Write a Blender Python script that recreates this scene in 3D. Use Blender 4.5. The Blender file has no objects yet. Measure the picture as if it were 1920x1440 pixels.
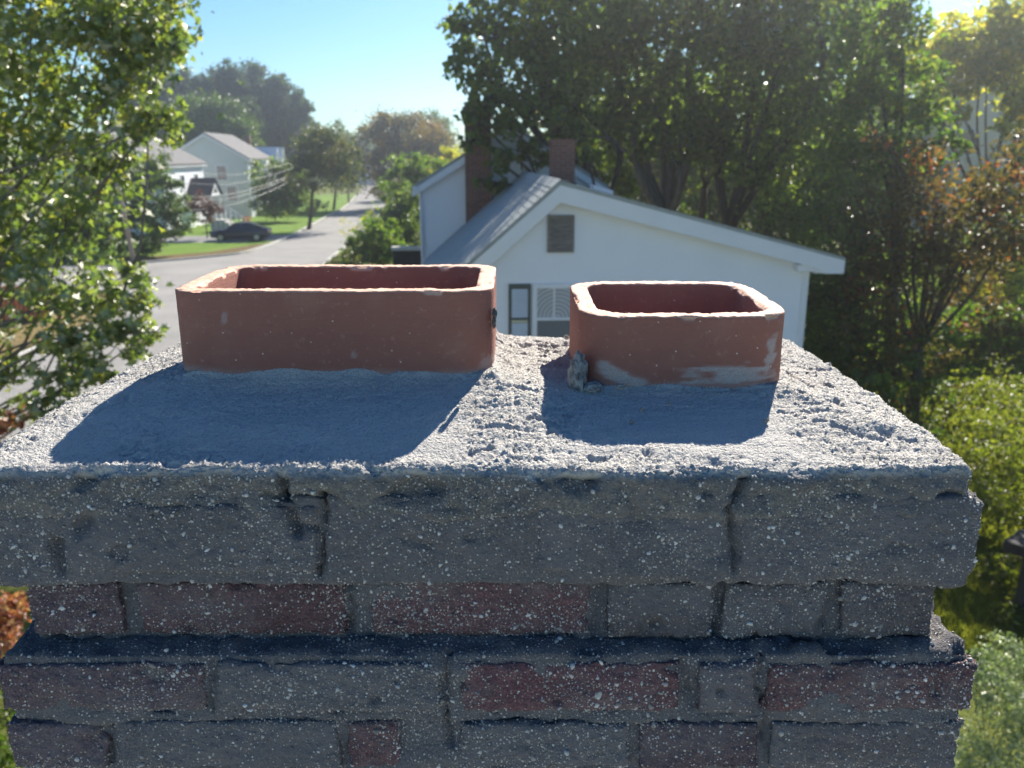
import bpy, math, random
import numpy as np
from mathutils import Vector

# ------------------------------------------------------------------ camera, sky, sun, exposure
S = bpy.context.scene
COL = S.collection
R = math.radians
H = 6.6                      # eye height above the street
PITCH = 15.3
FPX = 1560.0                 # focal length for a 1920 px wide picture

cam_d = bpy.data.cameras.new('camera')
cam = bpy.data.objects.new('camera', cam_d); COL.objects.link(cam)
cam.location = (0, 0, H)
cam.rotation_euler = (R(90 - PITCH), 0, 0)
cam_d.sensor_width = 36.0
cam_d.lens = 36.0 * FPX / 1920.0
cam_d.clip_start = 0.02
cam_d.clip_end = 3000
cam_d.dof.use_dof = True
cam_d.dof.focus_distance = 0.84
cam_d.dof.aperture_fstop = 9.0
S.camera = cam

SUN_AZ, SUN_EL = 22.0, 35.5  # azimuth from +Y towards +X
world = bpy.data.worlds.new('World'); S.world = world
world.use_nodes = True
wn = world.node_tree.nodes; wn.clear()
sky = wn.new('ShaderNodeTexSky'); sky.sky_type = 'NISHITA'; sky.sun_disc = False
sky.sun_elevation = R(SUN_EL); sky.sun_rotation = R(SUN_AZ)
sky.altitude = 0; sky.air_density = 1.0; sky.dust_density = 0.0; sky.ozone_density = 2.0
bg = wn.new('ShaderNodeBackground'); bg.inputs['Strength'].default_value = 0.051
wo = wn.new('ShaderNodeOutputWorld')
hs = wn.new('ShaderNodeHueSaturation'); hs.inputs['Saturation'].default_value = 1.24      # the deep clear blue of the day
world.node_tree.links.new(sky.outputs[0], hs.inputs['Color'])
tn = wn.new('ShaderNodeMix'); tn.data_type = 'RGBA'; tn.blend_type = 'MULTIPLY'; tn.inputs[0].default_value = 1.0
tn.inputs[7].default_value = (.72, .95, 1.13, 1)
world.node_tree.links.new(hs.outputs[0], tn.inputs[6])
world.node_tree.links.new(tn.outputs[2], bg.inputs[0])
world.node_tree.links.new(bg.outputs[0], wo.inputs[0])

sun_d = bpy.data.lights.new('sun', 'SUN'); sun_d.energy = 5.0; sun_d.angle = R(0.5)
sun_d.color = (1.0, 0.93, 0.82)
sun = bpy.data.objects.new('sun', sun_d); COL.objects.link(sun)
sv = Vector((math.sin(R(SUN_AZ)) * math.cos(R(SUN_EL)), math.cos(R(SUN_AZ)) * math.cos(R(SUN_EL)), math.sin(R(SUN_EL))))
sun.rotation_euler = sv.to_track_quat('Z', 'Y').to_euler()

S.view_settings.view_transform = 'Standard'
S.view_settings.look = 'None'
S.view_settings.exposure = 1.34
S.view_settings.gamma = 1.0
S.view_settings.use_curve_mapping = False
S.render.engine = 'CYCLES'
S.cycles.use_denoising = True
S.cycles.max_bounces = 8
S.cycles.transparent_max_bounces = 8
S.cycles.volume_bounces = 0

# ------------------------------------------------------------------ helpers
CP, SP = math.cos(R(PITCH)), math.sin(R(PITCH))
def W(px, py, Y):
    """world point that stands at depth Y in the direction of a picture position"""
    a = (px - 960) / FPX; d = (py - 720) / FPX
    dy = CP - SP * d; dz = -SP - CP * d
    s = Y / dy
    return np.array((a * s, Y, H + dz * s))

def vnoise(p, seed=0):
    p = np.asarray(p, dtype=np.float64)
    i = np.floor(p).astype(np.int64); f = p - i
    u = f * f * (3 - 2 * f)
    def h(x, y, z):
        n = (x * 374761393 + y * 668265263 + z * 1440662683 + seed * 974634541) & 0xffffffff
        n = ((n ^ (n >> 13)) * 1274126177) & 0xffffffff
        n = (n ^ (n >> 16)) & 0xffff
        return n / 32767.5 - 1.0
    x, y, z = i[:, 0], i[:, 1], i[:, 2]
    r = 0
    for dx in (0, 1):
        wx = u[:, 0] if dx else 1 - u[:, 0]
        for dy in (0, 1):
            wy = u[:, 1] if dy else 1 - u[:, 1]
            for dz in (0, 1):
                wz = u[:, 2] if dz else 1 - u[:, 2]
                r = r + wx * wy * wz * h(x + dx, y + dy, z + dz)
    return r
def fbm(p, freq, oct=3, seed=0, gain=.5):
    p = np.asarray(p) * np.asarray(freq); a = 1; t = 0; r = 0
    for o in range(oct):
        r = r + a * vnoise(p + 17.3 * o, seed + o); t += a; a *= gain; p = p * 2.03
    return r / t
def sstep(a, b, x):
    t = np.clip((x - a) / (b - a), 0, 1); return t * t * (3 - 2 * t)

def mesh_np(name, V, F, smooth=True):
    me = bpy.data.meshes.new(name)
    V = np.ascontiguousarray(V, dtype=np.float32)
    if isinstance(F, np.ndarray):
        k = F.shape[1]; n = F.shape[0]
        me.vertices.add(len(V)); me.vertices.foreach_set('co', V.ravel())
        me.loops.add(n * k); me.loops.foreach_set('vertex_index', np.ascontiguousarray(F, dtype=np.int32).ravel())
        me.polygons.add(n); me.polygons.foreach_set('loop_start', np.arange(0, n * k, k, dtype=np.int32))
        me.polygons.foreach_set('use_smooth', np.full(n, smooth, dtype=bool))
        me.update(calc_edges=True); me.validate()
    else:
        me.from_pydata([tuple(v) for v in V], [], [tuple(f) for f in F])
        me.polygons.foreach_set('use_smooth', np.full(len(me.polygons), smooth, dtype=bool))
        me.update()
    return me
def attr(me, name, vals):
    a = me.attributes.new(name, 'FLOAT', 'POINT'); a.data.foreach_set('value', np.ascontiguousarray(vals, dtype=np.float32))
def link(name, me, mat=None, parent=None, loc=None, kind=None, label=None):
    o = bpy.data.objects.new(name, me); COL.objects.link(o)
    if mat is not None and me is not None and len(me.materials) == 0: me.materials.append(mat)
    if parent is not None: o.parent = parent
    if loc is not None: o.location = loc
    if kind: o['kind'] = kind
    if label: o['label'] = label
    return o
def tag(o, label, cat, group=None):
    o['label'] = label; o['category'] = cat
    if group: o['group'] = group
    return o
def thing(name, label, cat, loc=(0, 0, 0), rz=0, group=None):
    o = bpy.data.objects.new(name, None); COL.objects.link(o); o.empty_display_size = .2
    o.location = loc; o.rotation_euler = (0, 0, rz)
    return tag(o, label, cat, group)

class MB:
    def __init__(s): s.v = []; s.f = []
    def add(s, V, F):
        b = len(s.v); s.v += [tuple(v) for v in V]; s.f += [tuple(b + i for i in f) for f in F]; return s
    def box(s, x0, x1, y0, y1, z0, z1):
        V = [(x0, y0, z0), (x1, y0, z0), (x1, y1, z0), (x0, y1, z0), (x0, y0, z1), (x1, y0, z1), (x1, y1, z1), (x0, y1, z1)]
        return s.add(V, [(0, 3, 2, 1), (4, 5, 6, 7), (0, 1, 5, 4), (1, 2, 6, 5), (2, 3, 7, 6), (3, 0, 4, 7)])
    def prism_y(s, P, y0, y1):       # polygon in xz (ccw seen from -y), extruded along y
        n = len(P)
        V = [(x, y0, z) for x, z in P] + [(x, y1, z) for x, z in P]
        F = [tuple(range(n)), tuple(range(2 * n - 1, n - 1, -1))]
        F += [(i, i + n, (i + 1) % n + n, (i + 1) % n) for i in range(n)]
        return s.add(V, F)
    def prism_x(s, P, x0, x1):       # polygon in yz
        n = len(P)
        V = [(x0, y, z) for y, z in P] + [(x1, y, z) for y, z in P]
        F = [tuple(range(n))[::-1], tuple(range(n, 2 * n))]
        F += [(i, (i + 1) % n, (i + 1) % n + n, i + n) for i in range(n)]
        return s.add(V, F)
    def prism_z(s, P, z0, z1):
        n = len(P)
        V = [(x, y, z0) for x, y in P] + [(x, y, z1) for x, y in P]
        F = [tuple(range(n))[::-1], tuple(range(n, 2 * n))]
        F += [(i, (i + 1) % n, (i + 1) % n + n, i + n) for i in range(n)]
        return s.add(V, F)
    def tube(s, pts, rad, sides=8, cap=True):
        V, F = tube_np(pts, rad, sides, cap); return s.add(V, F)
    def build(s, name, mat, parent=None, kind=None, label=None, smooth=False, loc=None):
        return link(name, mesh_np(name, s.v, s.f, smooth), mat, parent, loc, kind, label)

def tube_np(pts, rad, sides=6, cap=True):
    pts = np.asarray(pts, float); n = len(pts)
    rad = np.broadcast_to(np.asarray(rad, float), (n,))
    t = np.gradient(pts, axis=0); t /= np.linalg.norm(t, axis=1)[:, None] + 1e-9
    ref = np.array((0.31, 0.17, 0.93)) if abs(t[0][2]) < .8 else np.array((0.93, 0.3, 0.1))
    a = np.cross(t, ref); a /= np.linalg.norm(a, axis=1)[:, None] + 1e-9
    b = np.cross(t, a)
    th = np.linspace(0, 2 * math.pi, sides, endpoint=False)
    ring = a[:, None, :] * np.cos(th)[None, :, None] + b[:, None, :] * np.sin(th)[None, :, None]
    V = (pts[:, None, :] + ring * rad[:, None, None]).reshape(-1, 3)
    F = []
    for i in range(n - 1):
        for j in range(sides):
            k = (j + 1) % sides
            F.append((i * sides + j, i * sides + k, (i + 1) * sides + k, (i + 1) * sides + j))
    if cap:
        F.append(tuple(range(sides))[::-1]); F.append(tuple((n - 1) * sides + j for j in range(sides)))
    return V, F

def rbox(lo, hi, res, rad):
    """closed box of grid faces with rounded edges: verts, quads, normals"""
    lo = np.array(lo, float); hi = np.array(hi, float)
    n = np.maximum(2, np.round((hi - lo) / np.array(res)).astype(int))
    keys, quads = [], []
    def key(i, j, k): return (i * (n[1] + 1) + j) * (n[2] + 1) + k
    for ax in range(3):
        u, v = [(1, 2), (2, 0), (0, 1)][ax]
        gu, gv = np.meshgrid(np.arange(n[u]), np.arange(n[v]), indexing='ij')
        for side in (0, 1):
            c = [None] * 3
            def pt(du, dv):
                c = [None] * 3; c[ax] = np.full(gu.shape, n[ax] * side); c[u] = gu + du; c[v] = gv + dv
                return key(*c).ravel()
            q = [pt(0, 0), pt(1, 0), pt(1, 1), pt(0, 1)]
            if side == 0: q = q[::-1]
            quads.append(np.stack(q, 1))
    Q = np.concatenate(quads)
    uq, inv = np.unique(Q.ravel(), return_inverse=True)
    F = inv.reshape(-1, 4)
    k = uq % (n[2] + 1); j = (uq // (n[2] + 1)) % (n[1] + 1); i = uq // ((n[2] + 1) * (n[1] + 1))
    P = lo + np.stack([i / n[0], j / n[1], k / n[2]], 1) * (hi - lo)
    rad = min(rad, .49 * (hi - lo).min())
    C = np.clip(P, lo + rad, hi - rad)
    D = P - C; N = D / (np.linalg.norm(D, axis=1)[:, None] + 1e-12)
    return C + rad * N, F, N

def catmull(P, n=8):
    P = [np.asarray(p, float) for p in P]; P = [2 * P[0] - P[1]] + P + [2 * P[-1] - P[-2]]
    out = []
    for i in range(1, len(P) - 2):
        for t in np.linspace(0, 1, n, endpoint=False):
            a, b, c, d = P[i - 1:i + 3]
            out.append(.5 * (2 * b + (c - a) * t + (2 * a - 5 * b + 4 * c - d) * t * t + (3 * b - a - 3 * c + d) * t ** 3))
    out.append(P[-2]); return np.array(out)

# ------------------------------------------------------------------ materials
class NT:
    def __init__(s, name):
        s.m = bpy.data.materials.new(name); s.m.use_nodes = True
        s.t = s.m.node_tree; s.t.nodes.clear()
        s.out = s.t.nodes.new('ShaderNodeOutputMaterial')
    def n(s, typ, **kw):
        nd = s.t.nodes.new('ShaderNode' + typ)
        for k, v in kw.items(): setattr(nd, k, v)
        return nd
    def l(s, a, b): s.t.links.new(a, b)
    def coord(s, which='Object'): return s.n('TexCoord').outputs[which]
    def noise(s, vec, scale, detail=4, rough=.55):
        nd = s.n('TexNoise'); nd.inputs['Scale'].default_value = scale; nd.inputs['Detail'].default_value = detail
        nd.inputs['Roughness'].default_value = rough; s.l(vec, nd.inputs['Vector']); return nd.outputs['Fac']
    def ramp(s, fac, stops, interp='LINEAR'):
        nd = s.n('ValToRGB'); cr = nd.color_ramp; cr.interpolation = interp
        while len(cr.elements) < len(stops): cr.elements.new(.5)
        for e, (p, c) in zip(cr.elements, stops):
            e.position = p; e.color = (c[0], c[1], c[2], 1) if hasattr(c, '__len__') else (c, c, c, 1)
        s.l(fac, nd.inputs[0]); return nd.outputs[0]
    def mix(s, fac, a, b, mode='MIX'):
        nd = s.n('Mix', data_type='RGBA', blend_type=mode)
        for sock, v in ((nd.inputs[0], fac), (nd.inputs[6], a), (nd.inputs[7], b)):
            if hasattr(v, 'is_linked'): s.l(v, sock)
            elif hasattr(v, '__len__'): sock.default_value = (v[0], v[1], v[2], 1)
            else: sock.default_value = v
        return nd.outputs[2]
    def math(s, op, a, b=0.0, clamp=False):
        nd = s.n('Math', operation=op, use_clamp=clamp)
        for sock, v in zip(nd.inputs, (a, b)):
            if hasattr(v, 'is_linked'): s.l(v, sock)
            else: sock.default_value = v
        return nd.outputs[0]
    def bump(s, h, strength=.5, dist=.01):
        nd = s.n('Bump'); nd.inputs['Strength'].default_value = strength; nd.inputs['Distance'].default_value = dist
        s.l(h, nd.inputs['Height']); return nd.outputs[0]
    def principled(s, col, rough=.8, spec=.3, normal=None, metal=0, **kw):
        p = s.n('BsdfPrincipled')
        if hasattr(col, 'is_linked'): s.l(col, p.inputs['Base Color'])
        else: p.inputs['Base Color'].default_value = (*col, 1)
        if hasattr(rough, 'is_linked'): s.l(rough, p.inputs['Roughness'])
        else: p.inputs['Roughness'].default_value = rough
        p.inputs['Specular IOR Level'].default_value = spec; p.inputs['Metallic'].default_value = metal
        if normal is not None: s.l(normal, p.inputs['Normal'])
        return p.outputs[0]
    def done(s, sh): s.l(sh, s.out.inputs['Surface']); return s.m

def pm(name, c1, c2=None, scale=8, rough=.8, spec=.3, bscale=0, bstr=.4, bdist=.01, stretch=None, metal=0):
    t = NT(name); v = t.coord()
    if stretch is not None:
        mp = t.n('Mapping'); mp.inputs['Scale'].default_value = stretch; t.l(v, mp.inputs[0]); v = mp.outputs[0]
    c2 = c2 or tuple(x * .8 for x in c1)
    col = t.ramp(t.noise(v, scale, 5), [(.3, c2), (.7, c1)])
    nm = t.bump(t.noise(v, bscale, 4), bstr, bdist) if bscale else None
    return t.done(t.principled(col, rough, spec, nm, metal))

def leafmat(name, stops, patch=None, trans=.42, rough=.42, spec=.5, glow=1.35, pscale=.6, psel=(.5, .62), tint=(.92, 1.12, .45), gloss=0):
    """leaf: colour differs leaf by leaf, with patches turned to autumn colour; light shines through"""
    t = NT(name)
    g = t.n('NewGeometry'); rnd = g.outputs['Random Per Island']
    col = t.ramp(rnd, stops)
    if patch:
        nz = t.noise(t.coord(), pscale, 2)
        sel = t.math('ADD', nz, t.math('MULTIPLY', t.math('SUBTRACT', rnd, .5), .22))
        f = t.ramp(sel, [(psel[0], 0), (psel[1], 1)])
        rnd2 = t.math('FRACT', t.math('MULTIPLY', rnd, 7.31))
        col = t.mix(f, col, t.ramp(rnd2, patch))
    p = t.principled(col, rough, spec)
    tr = t.n('BsdfTranslucent')
    t.l(t.mix(1.0, col, tuple(glow * k for k in tint), 'MULTIPLY'), tr.inputs[0])
    ms = t.n('MixShader'); ms.inputs[0].default_value = trans
    t.l(p, ms.inputs[1]); t.l(tr.outputs[0], ms.inputs[2])
    if gloss:
        gl = t.n('BsdfGlossy'); gl.inputs['Roughness'].default_value = .52; gl.inputs['Color'].default_value = (1, 1, .92, 1)
        m2 = t.n('MixShader'); m2.inputs[0].default_value = gloss; t.l(ms.outputs[0], m2.inputs[1]); t.l(gl.outputs[0], m2.inputs[2]); return t.done(m2.outputs[0])
    return t.done(ms.outputs[0])

M = {}
# --- masonry of the near chimney
def masonry(name, base_from_object=True, base=(.3, .29, .27), new_mortar=False):
    t = NT(name); v = t.coord()
    big = t.noise(v, 9, 5); mid = t.noise(v, 60, 5); fine = t.noise(v, 420, 3)
    if base_from_object:
        oi = t.n('ObjectInfo'); b = oi.outputs['Color']
    else:
        rgb = t.n('RGB'); rgb.outputs[0].default_value = (*base, 1); b = rgb.outputs[0]
    b = t.mix(t.ramp(big, [(.3, 0), (.75, .55)]), b, t.mix(1, b, (.5, .5, .52), 'MULTIPLY'))
    b = t.mix(t.ramp(mid, [(.35, 0), (.7, .6)]), b, t.mix(1, b, (1.7, 1.65, 1.55), 'MULTIPLY'))
    b = t.mix(t.ramp(fine, [(.35, .0), (.65, .75)]), b, t.mix(1, b, (.30, .30, .33), 'MULTIPLY'))
    at = t.n('Attribute', attribute_name='mort')
    mcol = t.mix(mid, (.165, .160, .168), (.112, .108, .115))
    b = t.mix(at.outputs['Fac'], b, mcol)
    # sand and fine aggregate set in the face
    hgt = fine
    for sc, thr, keep, br in ((300, .34, .45, .55), (150, .22, .66, .66)):
        vo = t.n('TexVoronoi'); vo.inputs['Scale'].default_value = sc; t.l(v, vo.inputs['Vector'])
        sp = t.n('SeparateColor'); t.l(vo.outputs['Color'], sp.inputs[0])
        msk = t.math('MULTIPLY', t.ramp(vo.outputs['Distance'], [(thr * .8, 1), (thr, 0)]), t.math('GREATER_THAN', sp.outputs[0], keep))
        pc = t.ramp(sp.outputs[1], [(0, (.10, .095, .09)), (.45, (.26, .24, .21)), (.8, (br * .75, br * .72, br * .66)), (1, (br, br, br * .96))])
        b = t.mix(msk, b, pc)
        hgt = t.math('ADD', hgt, t.math('MULTIPLY', msk, .9))
    if new_mortar:
        an = t.n('Attribute', attribute_name='fresh')
        ncol = t.mix(big, (.41, .395, .37), (.52, .505, .475))
        ncol = t.mix(t.ramp(fine, [(.3, .35), (.55, 0)]), ncol, (.20, .195, .185))
        b = t.mix(an.outputs['Fac'], b, ncol)
    nm = t.bump(t.math('ADD', hgt, t.math('MULTIPLY', mid, .8)), .9, .0026)
    return t.done(t.principled(b, .92, .15, nm))
M['brick'] = masonry('aged_brick')
M['mortar'] = masonry('old_mortar', False, (.145, .140, .146))
M['crown'] = masonry('crown_mortar', False, (.18, .178, .165), True)
def pebble_mat():
    t = NT('pebble')
    rnd = t.n('NewGeometry').outputs['Random Per Island']
    col = t.ramp(rnd, [(0, (.16, .15, .14)), (.35, (.28, .26, .24)), (.65, (.42, .40, .37)), (.88, (.52, .50, .47)), (1, (.62, .61, .59))])
    return t.done(t.principled(col, .55, .4))
M['pebble'] = pebble_mat()
def terracotta():
    t = NT('terracotta'); v = t.coord()
    big = t.noise(v, 7, 4); mid = t.noise(v, 45, 4); fine = t.noise(v, 500, 2)
    c = t.mix(big, (.255, .105, .079), (.31, .138, .102))
    c = t.mix(t.ramp(mid, [(.4, 0), (.8, .35)]), c, (.24, .095, .078))
    c = t.mix(t.ramp(t.noise(v, 16, 6), [(.56, 0), (.8, .35)]), c, (.38, .22, .17))
    vo = t.n('TexVoronoi'); vo.inputs['Scale'].default_value = 95; t.l(v, vo.inputs['Vector'])
    sp = t.n('SeparateColor'); t.l(vo.outputs['Color'], sp.inputs[0])
    msk = t.math('MULTIPLY', t.ramp(vo.outputs['Distance'], [(.07, 1), (.12, 0)]), t.math('GREATER_THAN', sp.outputs[0], .62))
    c = t.mix(msk, c, (.62, .46, .40))
    at = t.n('Attribute', attribute_name='smear')
    c = t.mix(t.math('MULTIPLY', at.outputs['Fac'], t.ramp(fine, [(.3, .65), (.6, 1)])), c, (.40, .39, .38))
    ar = t.n('Attribute', attribute_name='sunlit_rim_chips')
    c = t.mix(ar.outputs['Fac'], c, t.mix(fine, (.60, .33, .225), (.74, .47, .34)))  # sunlight on the rim painted in as paler clay; chipped clay shares the tone
    mp = t.n('Mapping'); mp.inputs['Scale'].default_value = (1, 1, 14); t.l(v, mp.inputs[0])
    sc_ = t.noise(mp.outputs[0], 22, 6, .7)
    c = t.mix(t.ramp(sc_, [(.50, 0), (.75, .30)]), c, (.20, .095, .085))
    c = t.mix(t.ramp(t.noise(v, 130, 5, .7), [(.58, 0), (.72, .35)]), c, (.50, .34, .29))
    nm = t.bump(t.math('ADD', t.math('ADD', fine, mid), sc_), .45, .0016)
    return t.done(t.principled(c, .72, .3, nm))
M['terracotta'] = terracotta()

# --- setting
M['asphalt'] = pm('asphalt', (.27, .262, .25), (.205, .20, .19), .35, .9, .2, 40, .3, .01)
M['kerb'] = pm('granite_kerb', (.50, .49, .46), (.38, .37, .35), 3, .85)
def grassmat(name, a, b, c, scale=.5):
    t = NT(name); v = t.coord()
    col = t.ramp(t.noise(v, scale, 6, .65), [(.3, a), (.52, b), (.72, c)])
    col = t.mix(t.ramp(t.noise(v, 14, 3), [(.3, .55), (.7, 0)]), col, tuple(x * .45 for x in a))
    return t.done(t.principled(col, .95, .1, t.bump(t.noise(v, 9, 5, .7), .8, .12)))
M['ground'] = grassmat('rough_grass', (.07, .085, .02), (.13, .15, .03), (.17, .15, .05))
M['lawn'] = grassmat('mown_grass', (.12, .14, .03), (.19, .21, .04), (.25, .24, .07), .4)
M['drylawn'] = grassmat('dry_grass', (.20, .16, .07), (.27, .20, .09), (.16, .15, .05), .6)
M['leaflitter'] = grassmat('leaf_litter', (.12, .09, .04), (.20, .14, .07), (.10, .10, .03), 1.2)
M['drive'] = pm('driveway', (.22, .22, .22), (.16, .16, .16), .8, .9)
M['path'] = pm('concrete_path', (.5, .49, .46), None, 2, .9)
M['bark'] = pm('bark', (.10, .08, .065), (.045, .037, .03), 5, .95, .1, 9, .9, .04, (1, 1, .25))
M['greybark'] = pm('grey_bark', (.17, .155, .14), (.09, .08, .07), 5, .95, .1, 9, .9, .03, (1, 1, .25))
M['pole'] = pm('weathered_pole', (.40, .34, .28), (.28, .235, .19), 4, .9, .1, 20, .5, .01, (1, 1, .1))
M['white'] = pm('white_siding', (.77, .79, .82), (.73, .75, .78), 1.2, .6, .3)
M['trim'] = pm('white_trim', (.71, .73, .76), (.67, .69, .72), 2, .5, .3)
M['sage'] = pm('pale_green_siding', (.55, .58, .57), (.51, .54, .53), 1, .6)
M['cream'] = pm('cream_siding', (.74, .70, .62), (.69, .65, .57), 1, .6)
M['shingle'] = pm('grey_shingle', (.32, .35, .345), (.255, .28, .275), 6, .75, .35, 60, .4, .006)
M['shinglelight'] = pm('tan_grey_shingle', (.135, .13, .13), (.10, .098, .098), 2.5, .85, .25, 30, .3, .01)
M['shingledark'] = pm('dark_shingle', (.075, .075, .08), (.05, .05, .055), 2.5, .98, .05, 30, .3, .01)
M['green'] = pm('dark_green_paint', (.018, .05, .045), None, 3, .45, .5)
M['slat'] = pm('sky_reflecting_louvre', (.55, .60, .66), (.48, .53, .60), 4, .45, .5)  # sky reflected on the slats is put into this pale blue colour
M['vent'] = pm('weathered_grey_wood', (.24, .22, .20), (.13, .12, .11), 6, .9, .1, 30, .5, .004, (1, 1, 6))
M['dark'] = pm('dark_void', (.02, .02, .02), None, 3, .9)
M['yellowbar'] = pm('faded_yellow_bar', (.62, .58, .42), None, 3, .7)
M['screen'] = pm('insect_screen', (.17, .18, .19), (.13, .14, .15), 60, .7)
M['metal'] = pm('galvanised_metal', (.45, .46, .47), None, 5, .45, .5, metal=.6)
M['darkwood'] = pm('dark_stained_wood', (.055, .045, .04), (.03, .025, .022), 5, .7, .3, 12, .5, .01, (1, 1, .2))
M['orange'] = pm('orange_stained_wood', (.47, .16, .07), (.36, .11, .05), 4, .75, .2, 10, .4, .01, (1, 1, .2))
M['cable'] = pm('cable_sheath', (.16, .16, .17), None, 3, .35, .6)
M['tyre'] = pm('tyre', (.02, .02, .02), None, 3, .85)
M['rim'] = pm('alloy_rim', (.5, .5, .52), None, 3, .35, .5, metal=.8)
M['carnavy'] = pm('navy_car_paint', (.010, .018, .045), (.009, .016, .04), 2, .18, .6)
M['carwhite'] = pm('white_car_paint', (.70, .70, .70), None, 2, .2, .6)
M['carglass'] = pm('car_glass', (.012, .014, .018), None, 2, .06, .8)
M['taillight'] = pm('red_lens', (.45, .02, .02), None, 2, .2, .6)
M['headlight'] = pm('clear_lens', (.6, .6, .6), None, 2, .15, .6)
M['redflower'] = pm('orange_red_paint', (.65, .12, .05), None, 2, .6)
def glassmat():
    t = NT('window_glass'); return t.done(t.principled((.02, .025, .03), .05, .8))
M['glass'] = glassmat()
def curtainmat():
    t = NT('lace_curtain'); v = t.coord()
    w = t.n('TexWave', wave_type='RINGS', rings_direction='SPHERICAL'); w.inputs['Scale'].default_value = 4.5; w.inputs['Distortion'].default_value = 1.2
    t.l(v, w.inputs['Vector'])
    return t.done(t.principled(t.ramp(w.outputs['Fac'], [(.2, (.30, .31, .32)), (.8, (.52, .53, .54))]), .9, .1))
M['curtain'] = curtainmat()
def farbrick(name, c):
    t = NT(name); v = t.coord()
    mp = t.n('Mapping'); mp.inputs['Rotation'].default_value = (R(90), 0, 0); t.l(v, mp.inputs[0])
    b = t.n('TexBrick'); t.l(mp.outputs[0], b.inputs[0])
    b.inputs['Scale'].default_value = 4.6; b.inputs['Brick Width'].default_value = 1.0; b.inputs['Row Height'].default_value = .32
    b.inputs['Mortar Size'].default_value = .03
    b.inputs['Color1'].default_value = (*c, 1); b.inputs['Color2'].default_value = (c[0] * .7, c[1] * .65, c[2] * .65, 1)
    b.inputs['Mortar'].default_value = (.28, .26, .23, 1)
    col = t.mix(t.noise(v, 3, 4), b.outputs[0], t.mix(1, b.outputs[0], (.6, .6, .6), 'MULTIPLY'))
    return t.done(t.principled(col, .9, .15, t.bump(b.outputs['Fac'], -.5, .01)))
M['farbrick'] = farbrick('red_chimney_brick', (.25, .10, .075))
M['shaftbrick'] = farbrick('shaft_brick', (.20, .11, .095))
# --- leaves (real base colours)
M['lf_oak'] = leafmat('leaf_glossy_green', [(0, (.075, .10, .028)), (.4, (.12, .15, .04)), (.8, (.17, .19, .05)), (.93, (.23, .22, .045)), (1, (.32, .26, .04))], trans=.48, rough=.45, spec=.8, glow=1.9, gloss=.08)
M['lf_dark'] = leafmat('leaf_dark_green', [(0, (.05, .075, .024)), (.6, (.09, .118, .03)), (1, (.15, .165, .036))], [(0, (.22, .19, .03)), (1, (.15, .18, .03))], pscale=.55, psel=(.62, .74), rough=.34, trans=.56, glow=2.1)
M['lf_lit'] = leafmat('leaf_fresh_green', [(0, (.05, .09, .015)), (.6, (.09, .14, .02)), (1, (.17, .18, .03))], [(0, (.25, .20, .03)), (1, (.15, .17, .03))], trans=.55, psel=(.58, .7), glow=1.9)
M['lf_yellow'] = leafmat('leaf_yellow', [(0, (.14, .17, .03)), (.5, (.23, .23, .035)), (1, (.36, .29, .035))], trans=.6, glow=2.4, tint=(1, 1.05, .35))
M['lf_red'] = leafmat('leaf_russet', [(0, (.055, .05, .022)), (.5, (.085, .075, .026)), (1, (.09, .11, .025))], [(0, (.26, .07, .035)), (.6, (.20, .10, .03)), (1, (.16, .15, .03))], trans=.46, pscale=.9, psel=(.55, .68), tint=(1.1, .98, .5), glow=1.8)
M['lf_brown'] = leafmat('leaf_brown_orange', [(0, (.10, .075, .025)), (.5, (.17, .11, .03)), (1, (.12, .11, .025))], [(0, (.28, .12, .03)), (1, (.20, .15, .03))], pscale=.25, psel=(.5, .65))
M['lf_mixed'] = leafmat('leaf_olive', [(0, (.05, .065, .018)), (.5, (.08, .095, .022)), (1, (.13, .12, .025))], [(0, (.20, .12, .03)), (1, (.19, .16, .03))], pscale=.35, psel=(.54, .68))
M['lf_pine'] = leafmat('pine_needles', [(0, (.040, .068, .026)), (.6, (.062, .098, .034)), (1, (.10, .125, .045))], trans=.35, rough=.6, spec=.3)
M['lf_shrub'] = leafmat('leaf_shrub_green', [(0, (.05, .085, .015)), (.6, (.085, .13, .02)), (1, (.15, .17, .03))], trans=.42)
M['lf_pale'] = leafmat('leaf_pale_grey_green', [(0, (.16, .20, .10)), (.6, (.27, .31, .18)), (1, (.40, .43, .28))], trans=.3, rough=.4)
M['lf_crimson'] = leafmat('leaf_crimson', [(0, (.20, .05, .04)), (.6, (.36, .13, .085)), (1, (.52, .30, .20))], trans=.45)
M['lf_maroon'] = leafmat('leaf_maroon', [(0, (.07, .02, .022)), (1, (.15, .045, .04))], trans=.4)
M['lf_cover'] = leafmat('leaf_ground_cover', [(0, (.10, .12, .02)), (.6, (.18, .19, .03)), (1, (.28, .24, .04))], trans=.5, glow=1.6)
M['blade'] = leafmat('grass_blade', [(0, (.14, .15, .03)), (.6, (.23, .22, .04)), (1, (.33, .28, .07))], trans=.5, rough=.5)

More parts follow.
